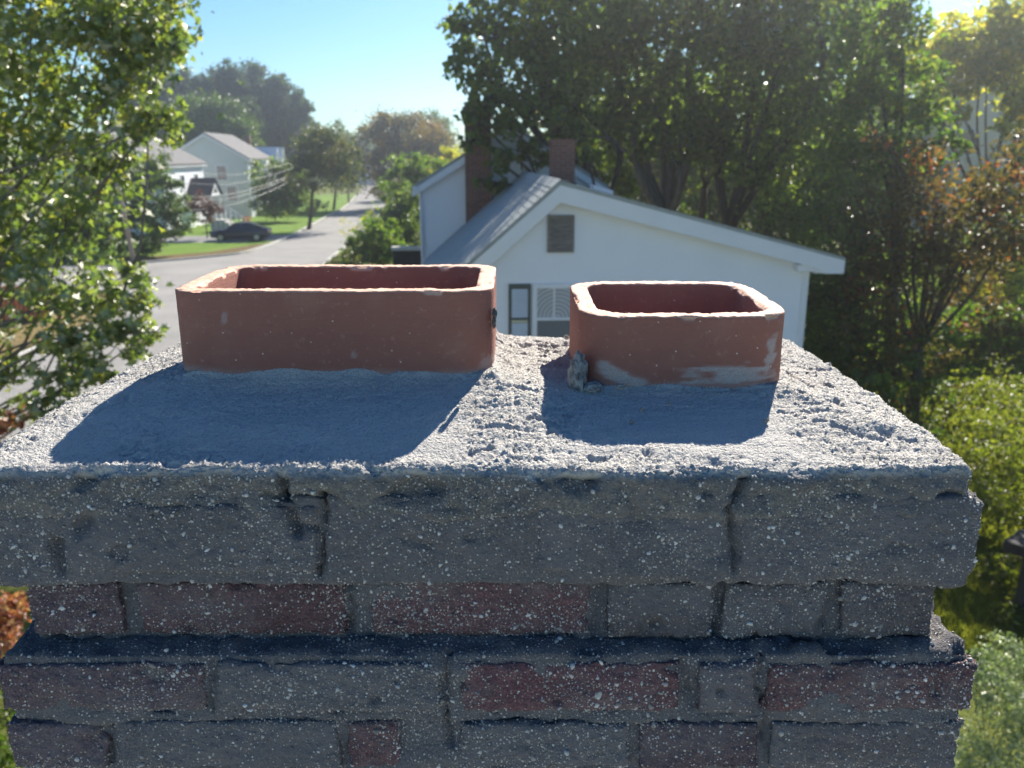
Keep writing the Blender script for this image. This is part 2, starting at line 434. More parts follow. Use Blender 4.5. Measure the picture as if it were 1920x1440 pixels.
# ------------------------------------------------------------------ ground, streets, kerbs (the setting)
def sheet(name, P, z, mat):
    me = mesh_np(name, [(x, y, z) for x, y in P], [tuple(range(len(P)))], False)
    return link(name, me, mat, kind='structure')
sheet('ground', [(-260, -40), (260, -40), (260, 420), (-260, 420)], 0, M['ground'])
RIGHT = [(-8.3, -30), (-8.8, 20), (-10.2, 40), (-12.2, 55), (-13.0, 75), (-16.0, 102), (-18.3, 130), (-22.8, 150), (-27, 185), (-31, 230)]
LEFT = [(-16.0, -30), (-16.3, 20), (-17.2, 40), (-18.6, 58), (-18.6, 68), (-19.2, 77), (-20.5, 93), (-22.4, 115), (-27.7, 154), (-32.5, 185), (-37, 230)]
rs = catmull([(x, y, 0) for x, y in RIGHT], 5)[:, :2]; ls = catmull([(x, y, 0) for x, y in LEFT], 5)[:, :2]
sheet('road', [tuple(p) for p in rs] + [tuple(p) for p in ls[::-1]], .008, M['asphalt'])
cross = [(-15, 37.5), (-15, 59), (-18.9, 59), (-20.5, 56.5), (-23.5, 53.4), (-30, 51.8), (-90, 53), (-90, 44.5), (-30, 42.6), (-22, 42.1), (-19, 41), (-17.6, 39), (-17.1, 37)]
sheet('side_street', cross[::-1], .013, M['asphalt'])
def kerb(name, pts, w=.16, h=.13):
    pts = np.array(pts, float); t = np.gradient(pts, axis=0); t /= np.linalg.norm(t, axis=1)[:, None]
    nn = np.stack([-t[:, 1], t[:, 0]], 1)
    a, b = pts - nn * w / 2, pts + nn * w / 2; n = len(pts)
    V = [(*p, z) for P, z in ((a, 0), (a, h), (b, h), (b, 0)) for p in P]
    F = [(k * n + i, k * n + i + 1, (k + 1) * n + i + 1, (k + 1) * n + i) for k in range(3) for i in range(n - 1)] + [(0, n, 2 * n, 3 * n), (n - 1, 4 * n - 1, 3 * n - 1, 2 * n - 1)]
    o = link(name, mesh_np(name, V, F, False), M['kerb'], kind='structure'); return o
kerb('kerb', catmull([(-16.5, -20, 0), (-16.6, 20, 0), (-17.2, 37, 0), (-17.7, 39.2, 0), (-19, 41, 0), (-22, 42, 0), (-30, 42.5, 0), (-60, 43.3, 0)], 5)[:, :2])
kerb('kerb', catmull([(-23.5, 53.5, 0), (-20.4, 56.7, 0), (-18.9, 59.5, 0), (-18.75, 68, 0), (-19.35, 77, 0), (-20.7, 93, 0), (-22.6, 115, 0), (-27.9, 154, 0)], 5)[:, :2])
kerb('kerb', [tuple(p + np.array((.12, 0))) for p in rs[6:]])
sheet('corner_lawn', [(-17.0, -20), (-17.0, 20), (-17.5, 37), (-18.1, 39.0), (-19.3, 40.7), (-22, 41.7), (-40, 42.2), (-60, 42.8), (-60, -20)][::-1], .05, M['drylawn'])
M['greenlawn'] = grassmat('front_grass', (.10, .19, .025), (.17, .28, .04), (.23, .30, .06), .25)
sheet('front_lawn', [(-19.1, 60), (-18.95, 68), (-19.5, 77), (-20.9, 93), (-22.8, 115), (-28.2, 154), (-60, 154), (-60, 54.2), (-30, 52.6), (-23.8, 54.2), (-20.7, 57.2)], .04, M['greenlawn'])
sheet('lawn_verge', [(-19.15, 60), (-19.05, 66), (-19.9, 64.5), (-21.5, 59.6), (-26, 55.6), (-34, 54.4), (-34, 53.0), (-30, 52.7), (-23.8, 54.3), (-20.75, 57.3)][::-1], .046, M['leaflitter'])
sheet('driveway', [(-18.7, 67.5), (-18.7, 73.0), (-29, 71.5), (-29, 67)][::-1], .05, M['drive'])
sheet('garden_path', [(-21, 66.4), (-32, 65.9), (-32, 66.6), (-21, 67.2)], .054, M['path'])
sheet('back_lawn', [(4, 5), (40, 5), (40, 40), (4, 40)], .012, M['lawn'])

# ------------------------------------------------------------------ the near chimney
ch = thing('chimney', 'weathered brick chimney with rough concrete crown in the foreground, two clay flues on top', 'chimney', (0, 0, 0))
rng = np.random.default_rng(7)
peb_src = []          # (points, normals, weight) surfaces that show pebbles

CRACKS = [([(528, 880), (531, 930), (546, 965), (558, 1000)], 9, .014), ([(492, 926), (528, 936)], 6, .007), ([(556, 985), (600, 992)], 8, .008),
          ([(604, 925), (613, 960), (606, 1010), (598, 1080)], 5, .012), ([(148, 990), (160, 984)], 14, .010), ([(106, 1015), (112, 1070)], 9, .010), ([(760, 1018), (810, 1024)], 8, .004),
          ([(1400, 885), (1382, 930), (1362, 955), (1372, 1000), (1378, 1065)], 6, .012), ([(1180, 915), (1200, 985)], 18, .006), ([(1010, 890), (1030, 905)], 10, .006), ([(700, 880), (715, 905)], 10, .006),
          ([(180, 885), (200, 880)], 9, .007), ([(838, 1210), (836, 1330), (850, 1395)], 5, .010), ([(1420, 1195), (1424, 1290), (1434, 1400)], 4, .008), ([(655, 1100), (664, 1140), (655, 1185)], 6, .008),
          ([(1350, 1095), (1345, 1150), (1340, 1190)], 4, .007), ([(1125, 1100), (1115, 1190)], 8, .006), ([(1560, 1120), (1535, 1180)], 7, .006), ([(1280, 1240), (1300, 1320)], 8, .006), ([(400, 1240), (398, 1330)], 4, .006), ([(210, 1350), (208, 1430)], 4, .006)]
TOPCR = [([(925, 650), (990, 648), (1062, 652)], 2.2, .007), ([(1560, 800), (1640, 822), (1720, 826)], 4, .005), ([(1480, 700), (1530, 730)], 3, .004), ([(930, 720), (1010, 735)], 2, .004), ([(1500, 770), (1590, 775)], 3, .004), ([(150, 780), (240, 745)], 3, .004), ([(900, 800), (1000, 806)], 3, .004), ([(1655, 805), (1668, 812)], 9, .008)]
def crack(P, lines=None):
    """how far the weathered face is broken back along the cracks"""
    dep = P[:, 1] * CP - P[:, 2] * SP
    px = 960 + FPX * P[:, 0] / dep; py = 720 + FPX * (-P[:, 1] * SP - P[:, 2] * CP) / dep
    px = px + 9 * fbm(P, 60, 3, 1201); py = py + 9 * fbm(P, 60, 3, 1202)
    out = np.zeros(len(P))
    for pts, w, dpt in (lines or CRACKS):
        for (ax, ay), (bx_, by_) in zip(pts[:-1], pts[1:]):
            ux, uy = bx_ - ax, by_ - ay; L2 = ux * ux + uy * uy
            t = np.clip(((px - ax) * ux + (py - ay) * uy) / L2, 0, 1)
            d = np.hypot(px - ax - t * ux, py - ay - t * uy)
            out = np.maximum(out, dpt * np.exp(-(d / w) ** 2))
    return out

def crown():
    zt, zb = -.268, -.318
    P, F, N = rbox((-.489, .691, zb), (.417, 1.23, zt), (.00165, .00165, .0026), .011)
    # wavy trowelled outline
    out = .009 * fbm(P, (11, 11, 3), 3, 3) + .0055 * fbm(P, 45, 3, 5)
    side = (np.abs(N[:, 2]) < .8)
    P2 = P + np.stack([N[:, 0], N[:, 1], np.zeros(len(N))], 1) * out[:, None]
    up = sstep(zb + .008, zt - .001, P[:, 2])
    x, y = P2[:, 0], P2[:, 1]
    dx = np.maximum(0, np.maximum(-.378 - x, x - .310)); dy = np.maximum(0, np.maximum(.855 - y, y - 1.095))
    d = np.sqrt(dx * dx * 1.35 + dy * dy) if False else np.maximum(dx * 1.12, dy) * .8 + .2 * np.hypot(dx, dy)
    wr = sstep(.0, .09, x); pl = .032 - .009 * wr
    dome = pl - .262 * pl / .040 * d + .0015 * (x < -.0)
    dome = np.where(d > .145, np.maximum(dome, .0 - .25 * (d - .152)), dome)
    # coves against the flues
    def rect(x0, x1, y0, y1):
        qx = np.maximum(np.maximum(x0 - x, x - x1), 0); qy = np.maximum(np.maximum(y0 - y, y - y1), 0); return np.hypot(qx, qy)
    d1 = rect(-.365, -.020, .868, 1.085); d2 = rect(.073, .301, .867, 1.083)
    cove = .012 * np.exp(-d1 / .010) * (x < .02) + .005 * np.exp(-d2 / .008) * (x > .02)
    cove *= 1 + .5 * fbm(P2, 30, 2, 12)
    # a smoother, trowelled apron in front of the flues; the rest torn and sandy
    q = fbm(P2, 9, 3, 21) * .05
    ap1 = sstep(.03, -.02, np.maximum(np.maximum(-.44 - x, x + .05), np.maximum(.715 - y, y - .88)) + q)
    ap2 = sstep(.03, -.02, np.maximum(np.maximum(.06 - x, x - .27), np.maximum(.725 - y, y - .88)) + q)
    smooth = np.maximum(ap1, ap2)
    rough = 1 - .78 * smooth
    top = sstep(.3, .9, N[:, 2])
    disp = rough * (.0016 * fbm(P2, (60, 110, 60), 3, 31) + .0012 * np.abs(fbm(P2, (150, 230, 150), 3, 41, .7)) + .0011 * fbm(P2, (290, 290, 290), 2, 44)) + (.22 + .78 * rough) * .00095 * np.random.default_rng(2).normal(size=len(P2))
    disp += .0040 * fbm(P2, (12, 30, 12), 3, 51) * (.4 + .6 * rough)
    pit = fbm(P2, (55, 80, 60), 2, 61)
    disp -= rough * .0045 * sstep(.46, .62, pit)
    # low trowel ridges near the front right
    disp += top * rough * .0022 * fbm(P2, (14, 95, 10), 2, 71) * sstep(-.02, .1, x)
    PT = P2.copy(); PT[:, 2] += up * dome
    disp -= crack(PT, TOPCR)
    Pn = P2.copy()
    Pn[:, 2] += up * (dome + cove)
    lower = (1 - top)
    # skirt: fresh lip above, old pebbly mortar below with chips broken off
    chip = fbm(P2, (16, 16, 26), 3, 81)
    skirt = lower * (.0030 * fbm(P2, 130, 3, 91) + .0055 * fbm(P2, 34, 3, 92) - .010 * sstep(.30, .55, chip))
    skirt -= crack(P2) * (N[:, 1] < -.4)
    Pn += N * (disp * top)[:, None] + N * skirt[:, None]
    me = mesh_np('crown', Pn + np.array((0, 0, H)), F)
    zrel = Pn[:, 2] - up * dome
    lipline = zt + .001 + .010 * fbm(P2, (9, 9, 2), 3, 101) + .008 * fbm(P2, 60, 3, 103)
    fresh = np.maximum(top, sstep(-.0025, .0025, zrel - lipline))
    fresh *= 1 - .25 * sstep(.2, .5, fbm(P2, 25, 3, 105)) * (1 - smooth)
    attr(me, 'fresh', fresh); attr(me, 'mort', .35 + .4 * fbm(P2, 20, 3, 111))
    o = link('crown', me, M['crown'], ch, label='rough grey concrete crown sloping away from the flues')
    sel = (N[:, 1] < -.6) & (fresh < .4)
    peb_src.append((Pn[sel], N[sel], .75))
crown()

def flue(name, label, x0, x1, y0, y1, zb, zt, rc, th, seed, tilt=0.0, smear_fn=None):
    hx, hy = (x1 - x0) / 2, (y1 - y0) / 2; cx, cy = (x0 + x1) / 2, (y0 + y1) / 2
    NP = 520
    def loop(off):
        a, b, r = hx - off, hy - off, max(.008, rc - off * .75)
        segs = []
        L = [2 * (a - r), .5 * math.pi * r, 2 * (b - r), .5 * math.pi * r] * 2
        tot = sum(L); s = np.linspace(0, tot, NP, endpoint=False); out = np.zeros((NP, 2)); acc = 0
        cor = [(a - r, -(b - r)), (a - r, b - r), (-(a - r), b - r), (-(a - r), -(b - r))]
        st = [(-(a - r), -b, 1, 0), (a, -(b - r), 0, 1), (a - r, b, -1, 0), (-a, b - r, 0, -1)]
        for k in range(4):
            m = (s >= acc) & (s < acc + L[2 * k]); t = s[m] - acc
            out[m] = np.stack([st[k][0] + st[k][2] * t, st[k][1] + st[k][3] * t], 1); acc += L[2 * k]
            m = (s >= acc) & (s < acc + L[2 * k + 1]); t = (s[m] - acc) / r - math.pi / 2 + k * math.pi / 2
            out[m] = np.stack([cor[k][0] + r * np.cos(t), cor[k][1] + r * np.sin(t)], 1); acc += L[2 * k + 1]
        return out
    prof = [(0, z) for z in np.linspace(zb, zt - .0018, 46)] + [(.0007, zt - .0004)]
    prof += [(o, zt) for o in np.linspace(.002, th - .002, 9)] + [(th - .0006, zt - .0006)]
    prof += [(th, z) for z in np.linspace(zt - .0022, zb, 30)]
    rows = []
    for i, (o, z) in enumerate(prof):
        l = loop(o); rows.append(np.concatenate([l, np.full((NP, 1), z)], 1))
    V = np.concatenate(rows); nr = len(prof)
    O = np.repeat(np.array([p[0] for p in prof]), NP); Z = V[:, 2].copy()
    nxy = V[:, :2] - np.concatenate([loop(.03 if rc > .031 else .028) for _ in prof]); nxy /= np.linalg.norm(nxy, axis=1)[:, None] + 1e-9
    Q = V + seed
    edge = np.exp(-(zt - Z) / .0022)
    V[:, 2] += edge * (.0011 * fbm(Q, (40, 40, 0.01), 3, seed) + .0009 * fbm(Q, 230, 2, seed + 3) + .0003 * fbm(Q, (90, 90, 90), 2, seed + 4))
    outer = (O < .001)
    chip = sstep(.12, .45, fbm(Q, (45, 45, 20), 3, seed + 5)) * np.exp(-(zt - Z) / .0035)
    V[:, 2] -= chip * .0034 * ((O < .003) | (O > th - .003))
    V[:, :2] += nxy * ((outer * -1.0) * chip * .0026 + .0010 * fbm(Q, 9, 2, seed + 7) + .00025 * fbm(Q, 150, 2, seed + 8))[:, None]
    V[:, 2] += tilt * (V[:, 1]) * sstep(zb, zt, Z)
    i = np.arange(nr - 1)[:, None] * NP; j = np.arange(NP)[None, :]; k = (j + 1) % NP
    F = np.stack([(i + j), (i + k), (i + NP + k), (i + NP + j)], -1).reshape(-1, 4)
    Wd = V + np.array((cx, cy, 0))
    me = mesh_np(name, Wd + np.array((0, 0, H)), F)
    rim = ((O > .0003) & (O < th - .0003)).astype(float)
    sunlit_rim_chips = np.clip(rim + sstep(.2, .6, chip), 0, 1) * (.92 + .3 * fbm(Q, 120, 2, seed + 11))  # rim part carries painted sunlight, chip part is real breakage
    attr(me, 'sunlit_rim_chips', np.clip(sunlit_rim_chips, 0, 1))
    sm = np.zeros(len(V))
    if smear_fn is not None: sm = smear_fn(Wd, outer, Q)
    attr(me, 'smear', np.clip(sm, 0, 1))
    return link(name, me, M['terracotta'], ch, label=label)

def smear_big(p, outer, q):
    z0 = -.225
    n = fbm(q, (20, 20, 60), 3, 400)
    base = sstep(.012, .0, p[:, 2] - (z0 - .004 + .006 * n)) * .55
    spot = np.zeros(len(p))
    for (x, z, r) in ((-.305, -.165, .006), (-.028, -.218, .012), (-.17, -.205, .004)):
        spot = np.maximum(spot, sstep(1.2, .4, np.hypot((p[:, 0] - x) * 1.3, p[:, 2] - z) / r + .8 * fbm(q, 170, 2, 410)))
    return np.maximum(base, spot * .45) * outer
def smear_small(p, outer, q):
    x, z = p[:, 0], p[:, 2]
    front = (p[:, 1] < .93)
    n = fbm(q, (35, 35, 120), 3, 500) ; n2 = fbm(q, (40, 40, 260), 3, 510)
    a = sstep(.2, -.5, np.maximum(np.abs(x - .118) / .024, np.abs(z + .224 + (x - .108) * .35) / .008) - 1 + .9 * n)
    b = sstep(.2, -.5, np.maximum(np.abs(x - .236) / .045, np.abs(z + .2275 - .25 * np.maximum(0, .0)) / (.010 + .0)) - 1 + 1.0 * n2)
    c = sstep(.2, -.5, np.maximum(np.abs(x - .280) / .007, np.abs(z + .205) / .020) - 1 + 1.2 * n)
    base = sstep(.010, .0, z - (-.241 + .006 * n)) * .4
    return np.maximum.reduce([a * .85, b * .9, c * .8, base]) * outer * front
flue('flue_liner', 'larger oblong terracotta flue on the left', -.365, -.020, .868, 1.085, -.262, -.136, .036, .020, 11, .004, smear_big)
flue('flue_liner', 'smaller squarish terracotta flue on the right with mortar smears', .073, .301, .867, 1.083, -.268, -.160, .046, .021, 33, .030, smear_small)

# a torn lump of mortar and bits stuck to the flues
def lump(name, c, r, seed, mat, label=None):
    P, F, N = rbox((-1, -1, -1), (1, 1, 1), (.12, .12, .12), .7)
    P = P / np.linalg.norm(P, axis=1)[:, None]
    P = P * (1 + .45 * fbm(P, 1.6, 3, seed) + .2 * fbm(P, 5, 2, seed + 1))[:, None]
    me = mesh_np(name, P * np.array(r) + np.array(c) + np.array((0, 0, H)), F)
    attr(me, 'fresh', np.clip(.5 + fbm(P, 3, 2, 5), 0, 1)); attr(me, 'mort', np.full(len(P), .5))
    return link(name, me, mat, ch, label=label)
lump('mortar_lump', (.071, .872, -.226), (.010, .016, .021), 3, M['crown'], 'torn grey lump of mortar stuck to the flue corner')
lump('mortar_lump', (.086, .862, -.240), (.010, .008, .006), 5, M['crown'])
lump('mortar_lump', (-.0185, .885, -.163), (.0028, .005, .005), 9, M['mortar'])
lump('mortar_lump', (-.0195, .886, -.1725), (.0022, .004, .007), 12, M['mortar'])
for i in range(46):     # crumbs lying on the crown
    x = rng.uniform(-.47, .40); y = rng.uniform(.72, 1.15)
    if -.36 < x < -.01 and .86 < y < 1.1 or .065 < x < .295 and .86 < y < 1.1: continue
    dx = max(0, -.365 - x, x - .298); dy = max(0, .855 - y, y - 1.095)
    d = max(dx * 1.12, dy) * .8 + .2 * math.hypot(dx, dy)
    r = rng.uniform(.0016, .0042)
    lump('mortar_crumb', (x, y, -.236 - .262 * d + r * .6), (r * rng.uniform(.8, 1.5), r, r * .8), 30 + i, M['crown'])

# courses of brick: picture edges of each brick in its course, colours as seen
PUR, RED, GRY, BRN, DRD = (.145, .106, .118), (.165, .098, .105), (.142, .138, .147), (.136, .121, .124), (.150, .078, .088)
ROWS = [
 # z bottom, z top, front y, left x, right x, scale, bricks (left px, right px, colour, mortar smear), corbel
 (-.3735, -.297, .691, -.500, .430, .759, [(-62, 104, GRY, .7), (113, 604, GRY, .75), (617, 990, GRY, .55), (999, 1364, GRY, .7), (1379, 1840, GRY, .6)]),
 (-.4470, -.381, .703, -.468, .409, .785, [(44, 231, PUR, .1), (249, 655, RED, .05), (686, 1112, RED, .25), (1136, 1344, BRN, .6), (1352, 1558, BRN, .55), (1572, 1761, BRN, .35)]),
 (-.5130, -.453, .677, -.488, .440, .784, [(-10, 394, PUR, .25), (402, 834, GRY, .75), (862, 1282, DRD, .1), (1302, 1420, PUR, .3), (1432, 1834, RED, .15)]),
 (-.5790, -.518, .680, -.488, .437, .804, [(14, 206, PUR, .35), (215, 640, GRY, .65), (648, 757, RED, .2), (857, 1185, GRY, .6), (1192, 1428, PUR, .15), (1436, 1806, BRN, .55)]),
 (-.6450, -.584, .684, -.487, .437, .824, [(34, 400, PUR, .3), (408, 800, RED, .3), (808, 1200, GRY, .6), (1208, 1500, PUR, .2), (1508, 1786, BRN, .3)]),
 (-.7110, -.650, .684, -.487, .437, .844, [(60, 220, PUR, .3), (228, 600, GRY, .5), (608, 1000, RED, .2), (1008, 1400, PUR, .3), (1408, 1766, BRN, .3)]),
]
def one_brick(lo, hi, colr, mort, seed, res=(.0026, .005, .0022), heavy=1.0):
    P, F, N = rbox(lo, hi, res, .007)
    q = P + seed * 1.37
    d = .0028 * fbm(q, 22, 3, seed) + .0022 * fbm(q, 90, 3, seed + 1) + .0016 * fbm(q, 230, 2, seed + 2) + .0004 * np.random.default_rng(seed).normal(size=len(P))
    d -= .006 * heavy * sstep(.35, .6, fbm(q, (30, 30, 40), 3, seed + 3))
    # eroded corners
    e = np.minimum.reduce([P[:, 0] - lo[0], hi[0] - P[:, 0]]); ez = np.minimum(P[:, 2] - lo[2], hi[2] - P[:, 2])
    d -= .004 * np.exp(-np.minimum(e, ez) / .006) * (1 + fbm(q, 40, 2, seed + 5))
    d -= crack(P) * (N[:, 1] < -.4)
    Pn = P + N * d[:, None]
    me = mesh_np('brick', Pn + np.array((0, 0, H)), F)
    m = mort + .75 * fbm(q, (13, 13, 20), 3, seed + 8) + .2 * fbm(q, 80, 2, seed + 9)
    attr(me, 'mort', .9 * sstep(-.1, 1.0, m))
    o = link('brick', me, M['brick'], ch)
    o.color = (*colr, 1)
    sel = (N[:, 1] < -.5) | ((N[:, 2] > .6) & (P[:, 1] < lo[1] + .05))
    peb_src.append((Pn[sel], N[sel], 1.0))
sd = 100
for ri, (zb, zt, fy, xl, xr, sc, bricks) in enumerate(ROWS):
    hi_res = ri < 4
    for (a, b, colr, mo) in bricks:
        sd += 13
        jit = rng.uniform(-.0025, .0025); cv = rng.uniform(.9, 1.12)
        one_brick(((a - 960) / FPX * sc, fy + jit, zb + rng.uniform(0, .002)), ((b - 960) / FPX * sc, fy + .095, zt - rng.uniform(0, .002)),
                  tuple(c * cv for c in colr), mo, sd, (.0026, .005, .0022) if hi_res else (.006, .012, .006), 1.6 if ri == 0 else 1.0)
    for xs in ((xl, xl + .095), (xr - .095, xr)):           # bricks along the two flanks
        for y0 in (fy + .104, fy + .312):
            sd += 13
            one_brick((xs[0], y0, zb), (xs[1], min(y0 + .198, 1.228), zt), (PUR, RED, GRY)[sd % 3], .3, sd, (.007, .007, .006))
    # bed and joints of the course
    P, F, N = rbox((xl + .010, fy + (.003 if ri == 0 else .0075), zb - .010), (xr - .010, 1.222, zt + .003), (.004, .006 if ri == 2 else .02, .003), .004)
    dd = .004 * fbm(P, 30, 3, 900 + ri) + .0025 * fbm(P, 110, 3, 920 + ri)
    dd += .0045 * sstep(.1, .6, fbm(P, (10, 10, 30), 2, 940 + ri)) - .006 * sstep(.3, .6, fbm(P, (24, 24, 10), 2, 960 + ri))
    dd -= crack(P) * (N[:, 1] < -.4)
    if ri == 2: dd = dd * np.where(N[:, 2] > .6, 1.8, 1.0)
    Pn = P + N * dd[:, None]
    if ri == 2: Pn[:, 2] += (P[:, 2] > zt - .004) * .004 * sstep(fy + .002, fy + .045, P[:, 1])
    me = mesh_np('mortar_bed', Pn + np.array((0, 0, H)), F); attr(me, 'mort', np.full(len(P), .4))
    link('mortar_bed', me, M['mortar'], ch)
    sel = (N[:, 1] < -.6) | ((N[:, 2] > .6) & (P[:, 1] < fy + .05)); peb_src.append((Pn[sel], N[sel], 2.6 if ri == 2 else 1.4))
MB().box(-.468, .418, .695, 1.222, -H + .005, -.722).build('shaft', M['shaftbrick'], ch, loc=(0, 0, H))

# pebbles exposed on the weathered faces
def pebbles(n):
    pts = np.concatenate([p for p, _, _ in peb_src]); nrm = np.concatenate([q for _, q, _ in peb_src])
    wt = np.concatenate([np.full(len(p), w) for p, _, w in peb_src])
    clus = .12 + 1.4 * sstep(-.2, .5, fbm(pts, 14, 2, 777)); wt = wt * clus
    vis = pts[:, 2] > -.66; wt = wt * vis
    idx = rng.choice(len(pts), n, p=wt / wt.sum(), replace=False)
    c = pts[idx]; nn = nrm[idx]
    jt = rng.uniform(-.0016, .0016, (n, 3)); jt -= nn * (jt * nn).sum(1)[:, None]; c = c + jt
    ph = (1 + 5 ** .5) / 2
    I = np.array([(-1, ph, 0), (1, ph, 0), (-1, -ph, 0), (1, -ph, 0), (0, -1, ph), (0, 1, ph), (0, -1, -ph), (0, 1, -ph), (ph, 0, -1), (ph, 0, 1), (-ph, 0, -1), (-ph, 0, 1)]) / math.hypot(1, ph)
    T = np.array([(0, 11, 5), (0, 5, 1), (0, 1, 7), (0, 7, 10), (0, 10, 11), (1, 5, 9), (5, 11, 4), (11, 10, 2), (10, 7, 6), (7, 1, 8), (3, 9, 4), (3, 4, 2), (3, 2, 6), (3, 6, 8), (3, 8, 9), (4, 9, 5), (2, 4, 11), (6, 2, 10), (8, 6, 7), (9, 8, 1)])
    r = .0005 + .0007 * rng.random(n) ** 1.8 + .0021 * (rng.random(n) ** 15)
    sc = np.stack([rng.uniform(.7, 1.35, n), rng.uniform(.6, 1.0, n), rng.uniform(.7, 1.2, n)], 1)
    ax = rng.normal(size=(n, 3)); ax /= np.linalg.norm(ax, axis=1)[:, None]
    bx = np.cross(ax, rng.normal(size=(n, 3))); bx /= np.linalg.norm(bx, axis=1)[:, None]; cx = np.cross(ax, bx)
    B = np.stack([ax, bx, cx], 1)
    L = I[None] * (1 + .22 * rng.normal(size=(n, 12, 1))) * sc[:, None, :]
    V = np.einsum('nij,njk->nik', L, B) * r[:, None, None] + (c - nn * (r * .25)[:, None])[:, None, :]
    F = (T[None] + (np.arange(n) * 12)[:, None, None]).reshape(-1, 3)
    link('exposed_pebbles', mesh_np('exposed_pebbles', V.reshape(-1, 3) + np.array((0, 0, H)), F), M['pebble'], ch, kind='stuff')
pebbles(32000)

# ------------------------------------------------------------------ neighbour's white gabled house and what is joined to it
ROT = R(3.3)
def hat(lx, ly, bx, by): return (bx + lx * math.cos(ROT) - ly * math.sin(ROT), by + lx * math.sin(ROT) + ly * math.cos(ROT))
A = thing('gabled_house', 'white clapboard one storey house with lopsided gable, louvred vent and grey roof', 'house', (.82, 15, 0), ROT)
PK = 6.13; SL, SR = .87, .258          # fall of the left and the right roof slope
xl, xr = -2.4, 4.62
def roofz(x): return PK - (SL * -x if x < 0 else SR * x)
wall = [(xl, 0), (xr, 0), (xr, roofz(xr) - .06), (0, PK - .06), (xl, roofz(xl) - .06)]
MB().prism_y(wall, 0, 8.6).build('wall', M['white'], A)
z = .35; bh = .118
bo = []
while z < PK - .25:
    z1 = z + bh
    def ext(zz):
        a = xl; b = xr
        if zz > roofz(xl) - .1: a = -(PK - .1 - zz) / SL
        if zz > roofz(xr) - .1: b = (PK - .1 - zz) / SR
        return a, b
    a0, b0 = ext(z); a1, b1 = ext(z1)
    if b1 - a1 > .1:
        V = [(a0, -.030, z), (b0, -.030, z), (b1, -.007, z1), (a1, -.007, z1), (a0, .001, z), (b0, .001, z), (b1, .001, z1), (a1, .001, z1)]
        MB().add(V, [(0, 1, 2, 3), (0, 4, 5, 1), (3, 2, 6, 7), (0, 3, 7, 4), (1, 5, 6, 2)]).build('siding_board', M['white'], A)
    z = z1
MB().box(xr - .10, xr + .014, -.040, .09, 0, roofz(xr) - .10).build('corner_board', M['trim'], A)
MB().box(xl - .014, xl + .10, -.040, .09, 0, roofz(xl) - .10).build('corner_board', M['trim'], A)
# roof slabs, rake boards, boxed eave return
OV = -.30; th = .05
re, le = 5.16, -2.75
rr = MB().prism_y([(0, PK), (re, roofz(re)), (re, roofz(re) + th), (0, PK + th + .02)], OV, 8.9).build('roof', M['shingle'], A)
MB().prism_y([(le, roofz(le)), (0, PK), (0, PK + th + .018), (le - .02, roofz(le) + th)], OV, 8.9).build('roof', M['shingle'], A)
MB().prism_y([(0, PK - .30), (re - .55, roofz(re - .55) - .27), (re - .35, 4.56), (re, 4.56), (re, roofz(re) - .005), (0, PK - .005)], OV + .008, OV + .045).build('rake_board', M['trim'], A)
MB().prism_y([(le, roofz(le) - .33), (-.001, PK - .30), (-.001, PK - .005), (le, roofz(le) - .005)], OV + .006, OV + .043).build('rake_board', M['trim'], A)
MB().box(xr + .02, re - .004, OV + .046, 8.5, 4.565, 4.60).build('soffit', M['trim'], A)
MB().box(re - .03, re - .002, OV + .046, 8.5, 4.601, roofz(re) - .004).build('fascia', M['trim'], A)
MB().box(xr - .3, re - .034, OV + .046, -.022, 4.601, 4.72).build('eave_return', M['trim'], A)
for x0, x1 in ((-1.2, 0), (0, 5.1)):    # rake soffit
    pass
MB().prism_y([(0, PK - .10), (re - .1, roofz(re - .1) - .10), (re - .1, roofz(re - .1) - .004), (0, PK - .004)], OV + .046, -.023).build('rake_soffit', M['trim'], A)
MB().prism_y([(le + .1, roofz(le + .1) - .10), (-.001, PK - .10), (-.001, PK - .004), (le + .1, roofz(le + .1) - .004)], OV + .046, -.023).build('rake_soffit', M['trim'], A)
